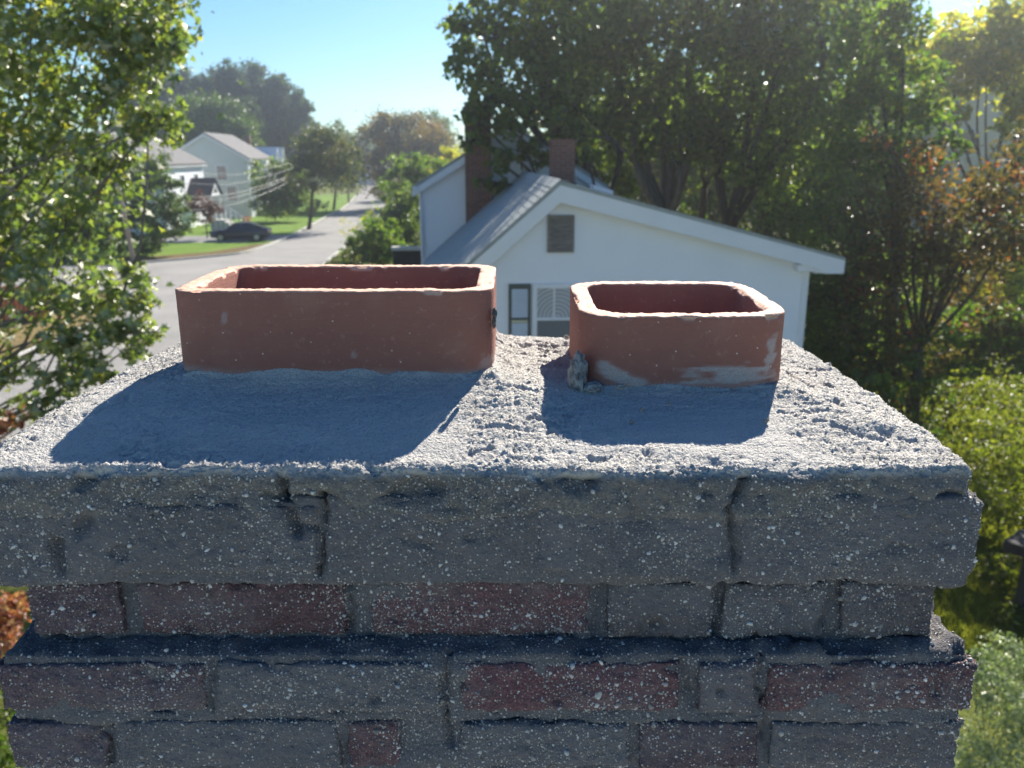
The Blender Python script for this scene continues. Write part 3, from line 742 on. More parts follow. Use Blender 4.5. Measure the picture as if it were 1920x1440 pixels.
# shingles: courses on the left slope near the rake, one object each; the rest joined
ang = math.atan(SL); exq = .145; sw = .30
tabm = bpy.data.meshes.new('shingle')
tv = MB().add([(0, 0, 0), (sw - .012, 0, 0), (sw - .012, .17, .0), (0, .17, 0), (0, 0, .012), (sw - .012, 0, .012), (sw - .012, .17, .004), (0, .17, .004)],
              [(4, 5, 6, 7), (0, 1, 5, 4), (1, 2, 6, 5), (3, 0, 4, 7)])
tabm = mesh_np('shingle', tv.v, tv.f, False); tabm.materials.append(M['shingle'])
Lsl = abs(le) / math.cos(ang); nrow = int(Lsl / exq)
rest = MB(); count = 0
for r_ in range(nrow):
    dsl = Lsl - r_ * exq      # distance down the slope from the ridge of the course's lower edge
    yy = OV - (r_ % 2) * .15
    while yy < 8.7:
        y0 = max(yy, OV)
        p = (-dsl * math.cos(ang), y0, PK + th + .018 - dsl * math.sin(ang) + .002)
        if yy < OV + 3.0 and yy >= OV and count < 290:
            o = link('shingle', tabm, None, A, p); o.rotation_euler = (0, -ang, R(-90)) ; count += 1
            # local x runs along the rake depth, local y up the slope
            from mathutils import Matrix
            ex = Vector((0, 1, 0)); ey = Vector((math.cos(ang), 0, math.sin(ang))); ez = ey.cross(ex) * -1
            ez = Vector((-math.sin(ang), 0, math.cos(ang)))
            mt = Matrix((ex, ey, ez)).transposed()
            if mt.determinant() < 0: mt = Matrix((ex * -1, ey, ez)).transposed(); o.location.y += sw - .012
            o.rotation_euler = mt.to_euler()
        else:
            w = min(sw - .012, 8.8 - y0); ca, sa = math.cos(ang), math.sin(ang)
            def q(u, v, n): return (p[0] + v * ca - n * sa, p[1] + u, p[2] + v * sa + n * ca)
            rest.add([q(0, 0, 0), q(w, 0, 0), q(w, 0, .012), q(0, 0, .012), q(w, .17, .004), q(0, .17, .004)], [(0, 3, 2, 1), (3, 5, 4, 2)])
        yy += sw
rest.build('far_shingles', M['shingle'], A, kind='stuff')
MB().prism_y([(-.16, PK + th + .018 - .139 + .012), (0, PK + th + .032), (.16, PK + th + .02 - .04 + .012), (.16, PK + th + .02 - .04 + .02), (0, PK + th + .045), (-.16, PK + th + .018 - .139 + .022)], OV - .01, 8.8).build('ridge_cap', M['shingle'], A)
# vent with louvres
def lw(px, py): p = W(px, py, 15); return p[0] - .82, p[2]
vx0, vz1 = lw(1027, 404); vx1, vz0 = lw(1074, 472)
v = MB(); v.box(vx0, vx1, -.045, -.021, vz0, vz1); vent = v.build('gable_vent', M['dark'], A, label='weathered grey louvred vent in the gable')
f = MB(); t_ = .045
f.box(vx0 - .01, vx0 + t_, -.075, -.046, vz0 - .01, vz1 + .01); f.box(vx1 - t_, vx1 + .01, -.075, -.046, vz0 - .01, vz1 + .01)
f.box(vx0 + t_ + .001, vx1 - t_ - .001, -.074, -.046, vz1 - t_, vz1 + .009); f.box(vx0 + t_ + .001, vx1 - t_ - .001, -.074, -.046, vz0 - .009, vz0 + t_)
f.build('frame', M['vent'], vent)
for i in range(7):
    zz = vz0 + t_ + .01 + i * (vz1 - vz0 - 2 * t_) / 7
    MB().add([(vx0 + t_, -.072, zz), (vx1 - t_, -.072, zz), (vx1 - t_, -.047, zz + .072), (vx0 + t_, -.047, zz + .072), (vx0 + t_, -.062, zz - .002), (vx1 - t_, -.062, zz - .002), (vx1 - t_, -.046, zz + .066), (vx0 + t_, -.046, zz + .066)],
             [(0, 1, 2, 3), (7, 6, 5, 4), (0, 4, 5, 1), (3, 2, 6, 7)]).build('slat', M['vent'], vent)
# shutters and window
def shutter(x0, x1, z0, z1, zbar):
    s_ = MB().box(x0, x1, -.040, -.022, z0, z1).build('shutter', M['green'], A, label='dark green framed shutter with louvres coloured pale like reflected sky')
    f = MB(); w = .055
    f.box(x0, x0 + w, -.062, -.041, z0, z1); f.box(x1 - w, x1, -.062, -.041, z0, z1)
    f.box(x0 + w + .001, x1 - w - .001, -.061, -.041, z1 - .07, z1 - .001); f.box(x0 + w + .001, x1 - w - .001, -.061, -.041, z0 + .001, z0 + .08)
    f.build('frame', M['green'], s_)
    MB().box(x0 + w + .001, x1 - w - .001, -.066, -.041, zbar - .022, zbar + .022).build('rail', M['yellowbar'], s_)
    n = int((z1 - z0 - .16) / .052)
    for i in range(n):
        zz = z0 + .085 + i * .052
        if abs(zz + .02 - zbar) < .045: continue
        MB().add([(x0 + w, -.058, zz), (x1 - w, -.058, zz), (x1 - w, -.042, zz + .046), (x0 + w, -.042, zz + .046)], [(0, 1, 2, 3)]).build('slat', M['slat'], s_)
sx0, sz1 = lw(953, 531); sx1, _ = lw(995, 531); _, szb = lw(970, 601)
sz0 = sz1 - 1.32
shutter(sx0, sx1, sz0, sz1, szb)
wx0 = sx1 + .03; wx1 = wx0 + 1.02
shutter(wx1 + .03, wx1 + .03 + sx1 - sx0, sz0, sz1, szb)
win = MB().box(wx0 + .05, wx1 - .05, -.026, -.0215, sz0 + .04, sz1 - .03).build('window', M['glass'], A, label='white framed sash window with lace curtain behind the small flue')
f = MB()
f.box(wx0, wx0 + .085, -.070, -.022, sz0, sz1); f.box(wx1 - .085, wx1, -.070, -.022, sz0, sz1)
f.box(wx0 + .086, wx1 - .086, -.069, -.022, sz1 - .08, sz1 - .001); f.box(wx0 - .03, wx1 + .03, -.09, -.023, sz0 - .05, sz0 - .002)
f.build('frame', M['trim'], win)
_, szm = lw(1030, 597)
f = MB(); f.box(wx0 + .086, wx1 - .086, -.060, -.0265, szm - .025, szm + .025)
f.box((wx0 + wx1) / 2 - .13, (wx0 + wx1) / 2 - .10, -.045, -.0265, szm + .026, sz1 - .081); f.box((wx0 + wx1) / 2 + .20, (wx0 + wx1) / 2 + .23, -.045, -.0265, szm + .026, sz1 - .081)
f.build('sash', M['trim'], win)
cu = MB().box(-.45, .45, -.001, .001, -.01, sz1 - szm - .12).build('curtain', M['curtain'], win, loc=((wx0 + wx1) / 2 - .05, -.029, szm + .035))
MB().box(wx0 + .087, wx1 - .087, -.045, -.040, sz0 + .004, szm - .026).build('insect_screen', M['screen'], win)
# brick chimney and skylight on the far slope
c_ = MB(); c_.box(-.26, .26, -.26, .26, 0, 1.02); o = c_.build('roof_chimney', M['farbrick'], A, loc=(.55, 4.3, PK - .25), label='short red brick chimney just behind the ridge')
MB().box(-.29, .29, -.29, .29, 1.021, 1.09).build('chimney_cap', M['farbrick'], o)
MB().box(-.30, .30, -.30, .30, .10, .16).build('flashing', M['dark'], o)
sx, sy = 1.13, 2.0
sk = MB().prism_y([(sx - .19, roofz(sx - .19) + th), (sx + .19, roofz(sx + .19) + th), (sx + .19, roofz(sx + .19) + th + .10), (sx - .19, roofz(sx - .19) + th + .10)], sy, sy + .6).build('skylight', M['trim'], A, label='small bright skylight on the right slope')
MB().prism_y([(sx - .15, roofz(sx - .15) + th + .102), (sx + .15, roofz(sx + .15) + th + .102), (sx + .15, roofz(sx + .15) + th + .112), (sx - .15, roofz(sx - .15) + th + .112)], sy + .04, sy + .56).build('pane', M['headlight'], sk)

# the taller house behind it
bx, by = hat(-1.03, 9.0, .82, 15)
B = thing('two_storey_house', 'taller white house with tall brick wall chimney behind the gabled house', 'house', (bx + .68, by, 0), ROT)
hw, ez, pz, dp = 2.45, 5.86, 7.36, 9
MB().prism_y([(-hw, 0), (hw, 0), (hw, ez), (0, pz), (-hw, ez)], 0, dp).build('wall', M['white'], B)
sl = (pz - ez) / hw
sd_ = MB(); z = .3
while z < pz - .15:
    z1 = z + .12
    e0 = hw if z < ez else (pz - z) / sl; e1 = hw if z1 < ez else max(.02, (pz - z1) / sl)
    sd_.add([(-e0, -.018, z), (e0, -.018, z), (e1, -.006, z1), (-e1, -.006, z1), (-e0, .001, z), (e0, .001, z)], [(0, 1, 2, 3), (0, 4, 5, 1)]); z = z1
sd_.build('siding', M['white'], B)
for s_ in (-1, 1):
    e = hw + .28
    P = [(0, pz + .02), (s_ * e, pz + .02 - sl * e), (s_ * e, pz + .12 - sl * e), (0, pz + .12)]
    if s_ < 0: P = P[::-1]
    MB().prism_y(P, -.22 - .002 * s_, dp + .2).build('roof', M['shingle'], B)
    P = [(0, pz - .18), (s_ * e, pz - .18 - sl * e), (s_ * e, pz + .018 - sl * e), (0, pz + .018)]
    if s_ < 0: P = P[::-1]
    MB().prism_y(P, -.215 - .002 * s_, -.18 - .002 * s_).build('rake_board', M['trim'], B)
    MB().box(min(s_ * hw, s_ * (e - .01)), max(s_ * hw, s_ * (e - .01)), -.17, dp, ez - .20, ez - .155).build('soffit', M['trim'], B)
    MB().box(s_ * hw - .05, s_ * hw + .05, -.03, .06, 0, ez - .21).build('corner_board', M['trim'], B)
cB = MB().box(-.36, .36, -.46, -.02, 0, 7.95).build('wall_chimney', M['farbrick'], B, loc=(-.90, 0, 0), label='tall dark red brick chimney climbing the wall')
MB().box(-.42, .42, -.52, .04, 7.70, 7.88).build('chimney_cap', M['farbrick'], cB)
MB().box(-hw - .26, -hw - .16, -.25, dp, ez - .16, ez - .06).build('gutter', M['trim'], B)
MB().tube([(-hw - .06, -.06, ez - .2), (-hw - .05, -.06, 3), (-hw - .05, -.06, .1)], .035, 8).build('downspout', M['trim'], B)
MB().box(-hw + .18, -hw + .36, -.13, -.02, 3.3, 3.75).build('meter_box', M['dark'], B)

# low brown wall with pale cap beside it
p = W(768, 475, 30)
lwl = thing('garden_wall', 'low brown garden wall with pale cap left of the white house', 'wall', (p[0] - .4, 30, 0))
MB().box(-.2, 1.2, 0, .3, 0, 3.35).build('wall', M['darkwood'], lwl)
MB().box(-.25, 1.25, -.05, .35, 3.351, 3.47).build('cap', M['path'], lwl)

# ------------------------------------------------------------------ houses along the street and beyond
def house(name, label, x, y, rz, w, L, ez, pz, wallm, roofm, wins=(), ov=.35, front_wins=()):
    """gable facing -y; x, y is the front right corner of the wall; wins = (u, z, w, h) on the gable; front_wins on the right flank"""
    t = thing(name, label, 'house', (x, y, 0), rz)
    MB().prism_y([(-w, 0), (0, 0), (0, ez), (-w / 2, pz), (-w, ez)], 0, L).build('wall', wallm, t)
    sl = (pz - ez) / (w / 2); e = w / 2 + ov
    for s_ in (-1, 1):
        P = [(-w / 2, pz + .02), (-w / 2 + s_ * e, pz + .02 - sl * e), (-w / 2 + s_ * e, pz + .16 - sl * e), (-w / 2, pz + .18)]
        if s_ < 0: P = P[::-1]
        MB().prism_y(P, -ov - .003 * s_, L + ov).build('roof', roofm, t)
        P = [(-w / 2, pz - .22), (-w / 2 + s_ * e, pz - .22 - sl * e), (-w / 2 + s_ * e, pz + .018 - sl * e), (-w / 2, pz + .018)]
        if s_ < 0: P = P[::-1]
        MB().prism_y(P, -ov - .03 - .003 * s_, -ov + .02 - .003 * s_).build('rake_board', M['trim'], t)
        xx = 0 if s_ > 0 else -w
        MB().box(xx - .08, xx + .08, -.03, .09, 0, ez - .1).build('corner_board', M['trim'], t)
    MB().box(0.01, ov - .02, -ov + .03, L + ov - .02, ez - sl * ov - .14, ez - sl * ov - .06).build('soffit', M['trim'], t)
    sdg = MB(); z = .4
    while z < pz - .3:
        e0 = w / 2 if z < ez else (pz - z) / sl
        sdg.box(-w / 2 - e0 + .09, -w / 2 + e0 - .09, -.02, -.001, z, z + .03)
        if z < ez - .3: sdg.box(.001, .02, .1, L, z, z + .03)
        z += .2
    sdg.build('siding_laps', wallm, t)
    def window(side, u, z, ww, hh):
        if side == 'g': b = lambda a0, a1, d0, d1, z0, z1: (a0, a1, -d1, -d0, z0, z1)
        else: b = lambda a0, a1, d0, d1, z0, z1: (d0, d1, a0, a1, z0, z1)
        o = MB().box(*b(u, u + ww, .025, .04, z, z + hh)).build('window', M['glass'], t)
        f = MB(); q = .11
        f.box(*b(u - q, u, .024, .08, z - q, z + hh + q)); f.box(*b(u + ww, u + ww + q, .024, .08, z - q, z + hh + q))
        f.box(*b(u + .001, u + ww - .001, .024, .079, z + hh, z + hh + q - .001)); f.box(*b(u + .001, u + ww - .001, .024, .079, z - q + .001, z))
        f.box(*b(u + .002, u + ww - .002, .041, .06, z + hh / 2 - .03, z + hh / 2 + .03))
        f.build('frame', M['trim'], o)
    for a in wins: window('g', *a)
    for a in front_wins: window('f', *a)
    return t
SR_ = R(4.5)
L1 = house('street_house', 'white two storey house with broad grey roof and small porch gable, nearest on the street', -29.9, 73, SR_, 9.6, 13, 6.0, 8.55, M['white'], M['shinglelight'],
           [(-3.0, 3.6, .9, 1.3), (-6.6, 3.6, .9, 1.3)], .35, [(1.6, 3.7, .9, 1.2), (5.4, 3.7, .9, 1.2), (9.8, 3.7, .9, 1.2), (1.6, 1.0, 1.0, 1.3)])
pz0 = 2.9
MB().prism_x([(6.6, 3.0), (10.4, 3.0), (8.5, 4.35)], .05, 2.2).build('porch_gable', M['trim'], L1)
for s_ in (-1, 1):
    P = [(8.5, 4.50), (8.5 + s_ * 2.15, 2.98), (8.5 + s_ * 2.15, 3.10), (8.5, 4.63)]
    if s_ > 0: P = P[::-1]
    MB().prism_x(P, .04 + .002 * s_, 2.35).build('porch_roof', M['shingledark'], L1)
MB().prism_x([(7.7, 3.25), (9.3, 3.25), (8.5, 3.85)], 2.201, 2.215).build('porch_vent', M['dark'], L1)
for yy in (6.8, 10.2): MB().box(2.0, 2.16, yy - .08, yy + .08, 0, 3.0).build('porch_post', M['trim'], L1)
MB().box(.03, .08, 8.0, 9.0, .6, 2.7).build('door', M['shingledark'], L1)
L2 = house('street_house', 'pale green two storey house with grey gabled roof, second along the street', -28.9, 94, SR_, 8.6, 12, 6.45, 8.95, M['sage'], M['shinglelight'],
           [(-3.3, 4.1, .95, 1.5), (-2.4, 1.9, 1.0, 1.5), (-6.2, 4.1, .95, 1.5)], .35, [(1.6, 4.2, 1.0, 1.3), (5.0, 4.2, 1.0, 1.3), (1.6, 1.4, 1.0, 1.4)])
MB().box(.03, 1.4, 3.2, 5.6, 2.9, 6.2).build('bay', M['white'], L2, label='white bay on the street side')
MB().box(.02, 1.5, 6.5, 8.5, 0, .9).build('steps', M['path'], L2)
L3 = house('street_house', 'house with dark roof and red chimney half hidden behind street trees', -32.2, 116, SR_ + R(1), 9, 11, 5.6, 8.1, M['white'], M['shingledark'], [(-3, 3.2, .9, 1.3)], .35, [(2, 3.4, .9, 1.2), (6, 3.4, .9, 1.2)])
MB().box(-.35, .35, -.35, .35, 0, 2.1).build('roof_chimney', M['farbrick'], L3, loc=(-3.6, 2.5, 7.2))
for yy in (1.2, 6.0):
    d_ = MB().prism_x([(yy, 5.9), (yy + 2.6, 5.9), (yy + 1.3, 7.6)], -2.6, .1).build('dormer', M['white'], L3)
    for s_ in (-1, 1):
        P = [(yy + 1.3, 7.62), (yy + 1.3 + s_ * 1.6, 5.53), (yy + 1.3 + s_ * 1.6, 5.72), (yy + 1.3, 7.83)]
        if s_ > 0: P = P[::-1]
        MB().prism_x(P, -2.8, .28 + .003 * s_).build('dormer_rake', M['trim'], d_)
L4 = house('street_house', 'small grey roofed house at the far end of the street', -33, 205, R(10), 10, 9, 5.2, 8.6, M['white'], M['shinglelight'], [(-3, 2.6, 1.1, 1.4), (-7, 2.6, 1.1, 1.4)], .4, [(2, 2.6, 1.1, 1.3)])
p = W(1790, 250, 43)
L5 = house('hillside_house', 'cream house with narrow dark window glimpsed through yellow leaves at upper right', 31.4, 46.5, R(-8), 8.8, 9, 8.7, 11.5, M['cream'], M['shingledark'], [(-3.95, 6.75, .34, 1.6), (-7.2, 6.7, .9, 1.3)], .35)

# ------------------------------------------------------------------ trees and shrubs
def leaf_tmpl(kind):
    if kind == 'lobed':     # five-lobed leaf, slightly folded along its rib
        a = [(0, -.5), (.16, -.22), (.42, -.26), (.30, -.02), (.52, .20), (.22, .18), (0, .56), (-.22, .18), (-.52, .20), (-.30, -.02), (-.42, -.26), (-.16, -.22)]
        V = [(0, 0, 0)] + [(x, y, .38 * abs(x) - .12 * y * y) for x, y in a]
        F = [(0, i + 1, (i + 1) % len(a) + 1) for i in range(len(a))]
    elif kind == 'oval':
        V = [(0, -.5, 0), (.27, -.1, .09), (.2, .25, .06), (0, .55, -.05), (-.2, .25, .06), (-.27, -.1, .09)]
        F = [(0, 1, 2), (0, 2, 3), (0, 3, 4), (0, 4, 5)]
    elif kind == 'needle':
        V = [(0, -.5, 0), (.10, 0, .03), (0, .6, 0), (-.10, 0, .03), (.40, .30, .12), (-.36, .34, .1), (.3, -.34, -.1)]
        F = [(0, 1, 2), (0, 2, 3), (0, 4, 1), (0, 3, 5), (1, 6, 2)]
    else:                   # small clump of two leaves for far crowns
        V = [(0, -.5, 0), (.34, .02, .12), (0, .5, 0), (-.34, .02, .12)]
        F = [(0, 1, 2), (0, 2, 3)]
    return np.array(V, float), np.array(F)
TM = {k: leaf_tmpl(k) for k in ('lobed', 'oval', 'needle', 'quad')}
def leaf_mesh(name, C, size, kind, rg, up=.5):
    n = len(C); T, F = TM[kind]
    nm = rg.normal(size=(n, 3)); nm[:, 2] += up * 1.2; nm /= np.linalg.norm(nm, axis=1)[:, None]
    tg = np.cross(nm, rg.normal(size=(n, 3))); tg /= np.linalg.norm(tg, axis=1)[:, None]
    bt = np.cross(nm, tg)
    B = np.stack([tg, bt, nm], 1)
    s = size * rg.uniform(.5, 1.45, n)
    V = np.einsum('kj,njm->nkm', T, B) * s[:, None, None] + C[:, None, :]
    FF = (F[None] + (np.arange(n) * len(T))[:, None, None]).reshape(-1, 3)
    return mesh_np(name, V.reshape(-1, 3), FF, False)

def lobes_px(L): return [(W(px, py, Y), r) for px, py, Y, r in L]
def plant(name, label, cat, base, lobes, leaf, size, dens, kind='quad', seed=1, trunk=.2, bark='bark', group=None, up=.5, flat=.85, clump=.30, forks=None, twigs=4, lean=0, nclump=16, limb=1.0):
    """trunk from the base, a limb to every lobe of the crown, twigs to the leaf clumps, leaves spread round them"""
    rg = np.random.default_rng(seed)
    base = np.array(base, float)
    t = thing(name, label, cat, tuple(base), 0, group)
    cs = np.array([c for c, r in lobes]); mean = cs.mean(0)
    top = cs[:, 2].max()
    fork = base + np.array(((mean[0] - base[0]) * .35, (mean[1] - base[1]) * .35, max(.25, (cs[:, 2].min() - base[2]) * .75 if forks is None else forks)))
    wood = MB(); tw = MB(); pts = []
    if trunk > 0:
        bend = rg.normal(size=3) * trunk * .8; bend[2] = 0
        path = catmull([base - (0, 0, .05), base * .55 + fork * .45 + bend, fork], 5)
        wood.tube(path - base, np.linspace(trunk * 1.15, trunk * .72, len(path)) + trunk * .35 * np.exp(-np.arange(len(path)) * 1.2), 9)
    for (c, r) in lobes:
        if trunk > 0:
            mid = fork * .5 + c * .5 + rg.normal(size=3) * .10 * np.linalg.norm(c - fork) + np.array((0, 0, .06 * np.linalg.norm(c - fork)))
            path = catmull([fork, mid, c], 4)
            lr = limb * trunk * min(.6, .22 + .12 * r)
            tw.tube(path - base, np.linspace(lr, lr * .35, len(path)), 6)
        nc = max(5, int(nclump * r ** 1.3 + 4))
        d = rg.normal(size=(nc, 3)); d /= np.linalg.norm(d, axis=1)[:, None]
        cc = c + d * (r * (rg.random(nc) ** .42))[:, None] * np.array((1, 1, flat))
        if trunk > 0:
            for q in cc[:twigs]:
                m = (c + q) / 2 + rg.normal(size=3) * .08 * r
                tw.tube(catmull([c, m, q], 3) - base, np.linspace(lr * .35, lr * .10, 7), 4)
        n = int(dens * r * r)
        k = rg.integers(0, nc, n)
        sg = clump * r * rg.uniform(.5, 1.25, nc)
        pts.append(cc[k] + rg.normal(size=(n, 3)) * (sg[k] * .62)[:, None] * np.array((1, 1, .8)))
    pts = np.concatenate(pts); pts = pts[pts[:, 2] > base[2] + .05]
    if trunk > 0:
        wood.build('trunk', M[bark], t, smooth=True); tw.build('branches', M[bark], t, smooth=True)
    link('crown' if cat == 'tree' else 'foliage', leaf_mesh(name, pts - base, size, kind, rg, up), M[leaf], t)
    return t
def ground_px(px, Y): return (W(px, 400, Y)[0], Y, 0.0)

# near tree at the left
plant('broadleaf_tree', 'large near tree with glossy lobed green leaves filling the left edge', 'tree', (-8.6, 9.6, 0),
      lobes_px([(60, -70, 9.2, 1.35), (215, -20, 9.0, .85), (285, 45, 8.9, .42), (150, 70, 9.2, .75), (230, 110, 9.0, .50), (310, 90, 8.8, .20), (50, 210, 9.6, .75), (20, 130, 9.8, .5), (190, 190, 9.1, .55), (250, 230, 8.9, .36), (285, 205, 8.8, .20),
                (50, 330, 9.6, .85), (150, 320, 9.2, .65), (205, 300, 9.0, .30), (20, 450, 9.4, .85), (120, 430, 9.0, .55), (10, 510, 8.9, .35), (140, 545, 8.6, .60), (205, 560, 8.5, .42), (235, 515, 8.6, .22), (255, 615, 8.4, .26), (290, 622, 8.3, .13),
                (120, 650, 8.4, .40), (195, 670, 8.4, .36), (30, 710, 8.3, .2), (110, 735, 8.2, .26), (190, 728, 8.3, .22), (30, 775, 8.2, .22), (80, 770, 8.1, .18),
                (312, 200, 8.7, .20), (300, 235, 8.8, .22), (330, 75, 8.7, .18), (230, 660, 8.4, .28), (150, 700, 8.3, .3), (90, 800, 8.1, .15), (270, 560, 8.5, .2), (-160, 60, 9.6, 1.5), (-180, 380, 9.6, 1.4), (-140, 640, 9.0, .9), (-400, -150, 9.6, 1.8), (-420, 250, 9.6, 1.8)]),
      'lf_oak', .095, 1350, 'lobed', 5, .26, 'greybark', up=.45, clump=.34, twigs=6, nclump=30, limb=.32)
# big backlit trees behind the white houses
TREES = [
 ('broad_oak', 'dark broad oak whose left boughs hang in front of the tall brick chimney', ground_px(1185, 27), [(1050, 40, 27, 2.2), (930, 70, 26.5, 1.25), (880, 110, 26, .80), (855, 40, 26.5, .55), (850, 125, 26, .32), (950, 170, 25.5, 1.05), (900, 170, 26, .6), (1020, 170, 25, 1.1), (1080, 200, 25.5, 1.0), (1000, 110, 26.5, 1.2), (905, 235, 23, .55), (897, 200, 22.8, .42), (885, 262, 22.8, .30), (915, 180, 23, .5), (960, 245, 22.6, .42), (1015, 290, 22.8, .45), (1045, 235, 23, .55), (985, 215, 23, .5), (1100, 285, 23, .35), (1080, 250, 23.2, .4), (940, 305, 22.4, .5), (920, 345, 22.3, .34), (985, 285, 22.8, .42), (890, 335, 22.2, .22), (1000, -60, 27, 2.0), (880, -40, 27, 1.0)], 'lf_dark', .22, .30),
 ('broad_oak', 'tall dark oak with pale trunk standing behind the skylight', ground_px(1278, 30), [(1170, 40, 29, 2.4), (1280, 30, 29, 2.4), (1180, 160, 29, 1.9), (1290, 150, 29, 2.0), (1130, 240, 28.5, 1.1), (1220, 250, 29, 1.4), (1320, 250, 29, 1.3), (1200, -80, 29, 2.5), (1120, 110, 29, 1.6)], 'lf_dark', .22, .36),
 ('forked_oak', 'dark oak with several leaning stems behind the right roof slope', ground_px(1345, 28), [(1400, 40, 28, 2.3), (1420, 170, 28, 1.8), (1360, 260, 28, 1.2), (1480, 90, 27, 1.9), (1480, 240, 27, 1.4), (1420, 310, 27.5, 1.0), (1380, -70, 28, 2.4), (1500, -40, 27, 2.0)], 'lf_dark', .21, .26),
 ('forked_oak', 'slimmer oak right of the leaning stems, crown reaching the frame top', ground_px(1400, 32), [(1560, 60, 30, 2.0), (1520, 180, 30, 1.7), (1600, -20, 30, 1.7), (1560, 270, 29, 1.3), (1470, 330, 30, 1.2), (1640, 20, 30, 1.2)], 'lf_dark', .22, .24),
 ('maple_tree', 'bright green backlit maple left of the yellow tree', ground_px(1690, 24), [(1640, 60, 24, 1.15), (1690, 140, 24, 1.0), (1620, 180, 24, 1.0), (1720, 220, 23.5, .8), (1680, 290, 23, .75), (1780, 270, 22, .42), (1740, 290, 22.5, .45), (1600, 300, 24, .9), (1680, 20, 24, .8)], 'lf_lit', .17, .17),
 ('yellow_tree', 'yellow leaved autumn tree in the upper right corner', ground_px(1870, 28), [(1800, 90, 28, 1.15), (1870, 70, 28, 1.2), (1920, 110, 28, 1.4), (1780, 160, 28, .75), (1850, 150, 28, .8), (1905, 200, 27, .65), (1890, 20, 28, 1.1), (1990, 60, 28, 1.6), (1910, 300, 25, .5), (1880, 325, 24, .35), (1885, 245, 26, .35), (1800, 215, 27, .4), (1830, 340, 24, .45), (1905, 380, 22, .5), (1840, 120, 28, .8), (1770, 80, 28.5, .9), (1750, 120, 29, .9), (1940, 190, 27, .9)], 'lf_yellow', .17, .19),
 ('russet_tree', 'dark russet leaved tree with reddish tips at the right', ground_px(1770, 19), [(1690, 320, 19, .85), (1655, 262, 19, .35), (1760, 400, 18.5, 1.0), (1850, 360, 18, .85), (1900, 430, 17.5, 1.0), (1700, 450, 19, 1.0), (1810, 500, 18.5, .8), (1640, 400, 19.5, .9), (1640, 520, 19, 1.0), (1960, 330, 18, 1.1), (1600, 470, 20, 1.0), (1570, 560, 19.5, .9), (1620, 600, 18.5, .8), (1840, 450, 18, .9), (1740, 490, 18.5, .9)], 'lf_red', .13, .15),
]
for i, (nm, lb, base, lob, lf, sz, tr) in enumerate(TREES):
    if nm == 'yellow_tree':      # it stands well back, just in front of the cream house
        lob = [(a, b, c * 1.36, r * 1.36) for a, b, c, r in lob]; base = ground_px(1870, 38); sz = .25
    plant(nm, lb, 'tree', base, lobes_px(lob), lf, sz, ({.13: 1250, .17: 950}.get(sz, 440) if nm != 'yellow_tree' else 430) * (.55 if nm == 'russet_tree' else 1), 'quad' if sz > .18 else 'oval', 20 + i, tr, 'greybark' if i == 1 else 'bark', up=.3, clump=.36, forks=4.2 if tr > .2 else None, nclump=20, twigs=5)
# bare stems standing in the oak group
for i, (px, Y, top, rad) in enumerate(((1150, 29, 300, .14), (1240, 33, 200, .16), (1318, 31, 230, .17), (1372, 29.5, 240, .15), (1420, 34, 250, .15))):
    b = np.array(ground_px(px, Y)); tp = W(px + (-30, 12, 8, 34, 40)[i], top, Y + .5)
    lob = [(tp, 1.3), (tp + np.array((.9, .2, -.8)), .8), (tp + np.array((-.8, -.2, .6)), .9)]
    plant('slender_tree', ('leaning slender dark stem, leftmost of the oak group', 'slender stem between the two tallest oaks', 'straight slender stem just right of the pale trunk', 'slender stem leaning right above the roof slope', 'rearmost slender stem at the right of the oak group')[i], 'tree', b, lob, 'lf_dark', .22, 500, 'quad', 60 + i, rad, 'bark', forks=5.5, nclump=12)
# undergrowth and background beyond
UND = [((1560, 560, 19, 1.0), (1590, 480, 19.5, .9), 1.2), ((1540, 660, 18, 1.0), (1600, 620, 18, .8), 1.3), ((1640, 640, 17.5, .9), (1680, 590, 17.5, .6), 1.3), ((1480, 420, 22, 1.1), (1540, 420, 22, .9), 1.2), ((1580, 380, 23, 1.2), (1540, 340, 23, 1.0), 1.2), ((1720, 655, 17.2, .55), (1760, 640, 17.2, .45), 1), ((1620, 730, 15.5, .55), (1660, 740, 15.5, .45), 1)]
UL = ['dark shrub against the right corner of the white house', 'low dark shrub at the foot of the house corner', 'dark shrub under the russet tree', 'dark shrub showing over the right eave', 'tall dark shrub behind the right eave', 'little green shrub at the lawn edge below the russet tree', 'low green shrub behind the right crown edge']
for i, (a, b, _) in enumerate(UND):
    px = (a[0] + b[0]) / 2; Y = a[2]
    lob = lobes_px([a, b]); low = [(np.array((c[0], c[1] + .2, max(.8, c[2] * f))), r * 1.05) for c, r in lob for f in (.62, .3)]
    plant('shrub', UL[i], 'shrub', ground_px(px, Y), lob + low, 'lf_shrub' if i > 4 else ('lf_dark' if i not in (2, 7, 8) else 'lf_red'), .13, 560, 'oval', 80 + i, .06, up=.3, group='dark shrubs beside the white house', clump=.4)
SUNNY = [(1850, 690, 19.5, .85), (1905, 660, 20, .95), (1790, 680, 20, .7), (1880, 760, 17, .8), (1820, 740, 18, .6), (1740, 700, 19, .45), (1915, 850, 15, .7), (1850, 830, 15.5, .5), (1880, 930, 13.5, .55), (1925, 970, 13, .5), (1700, 720, 18, .35), (1840, 900, 14, .35), (1960, 720, 18, 1.0)]
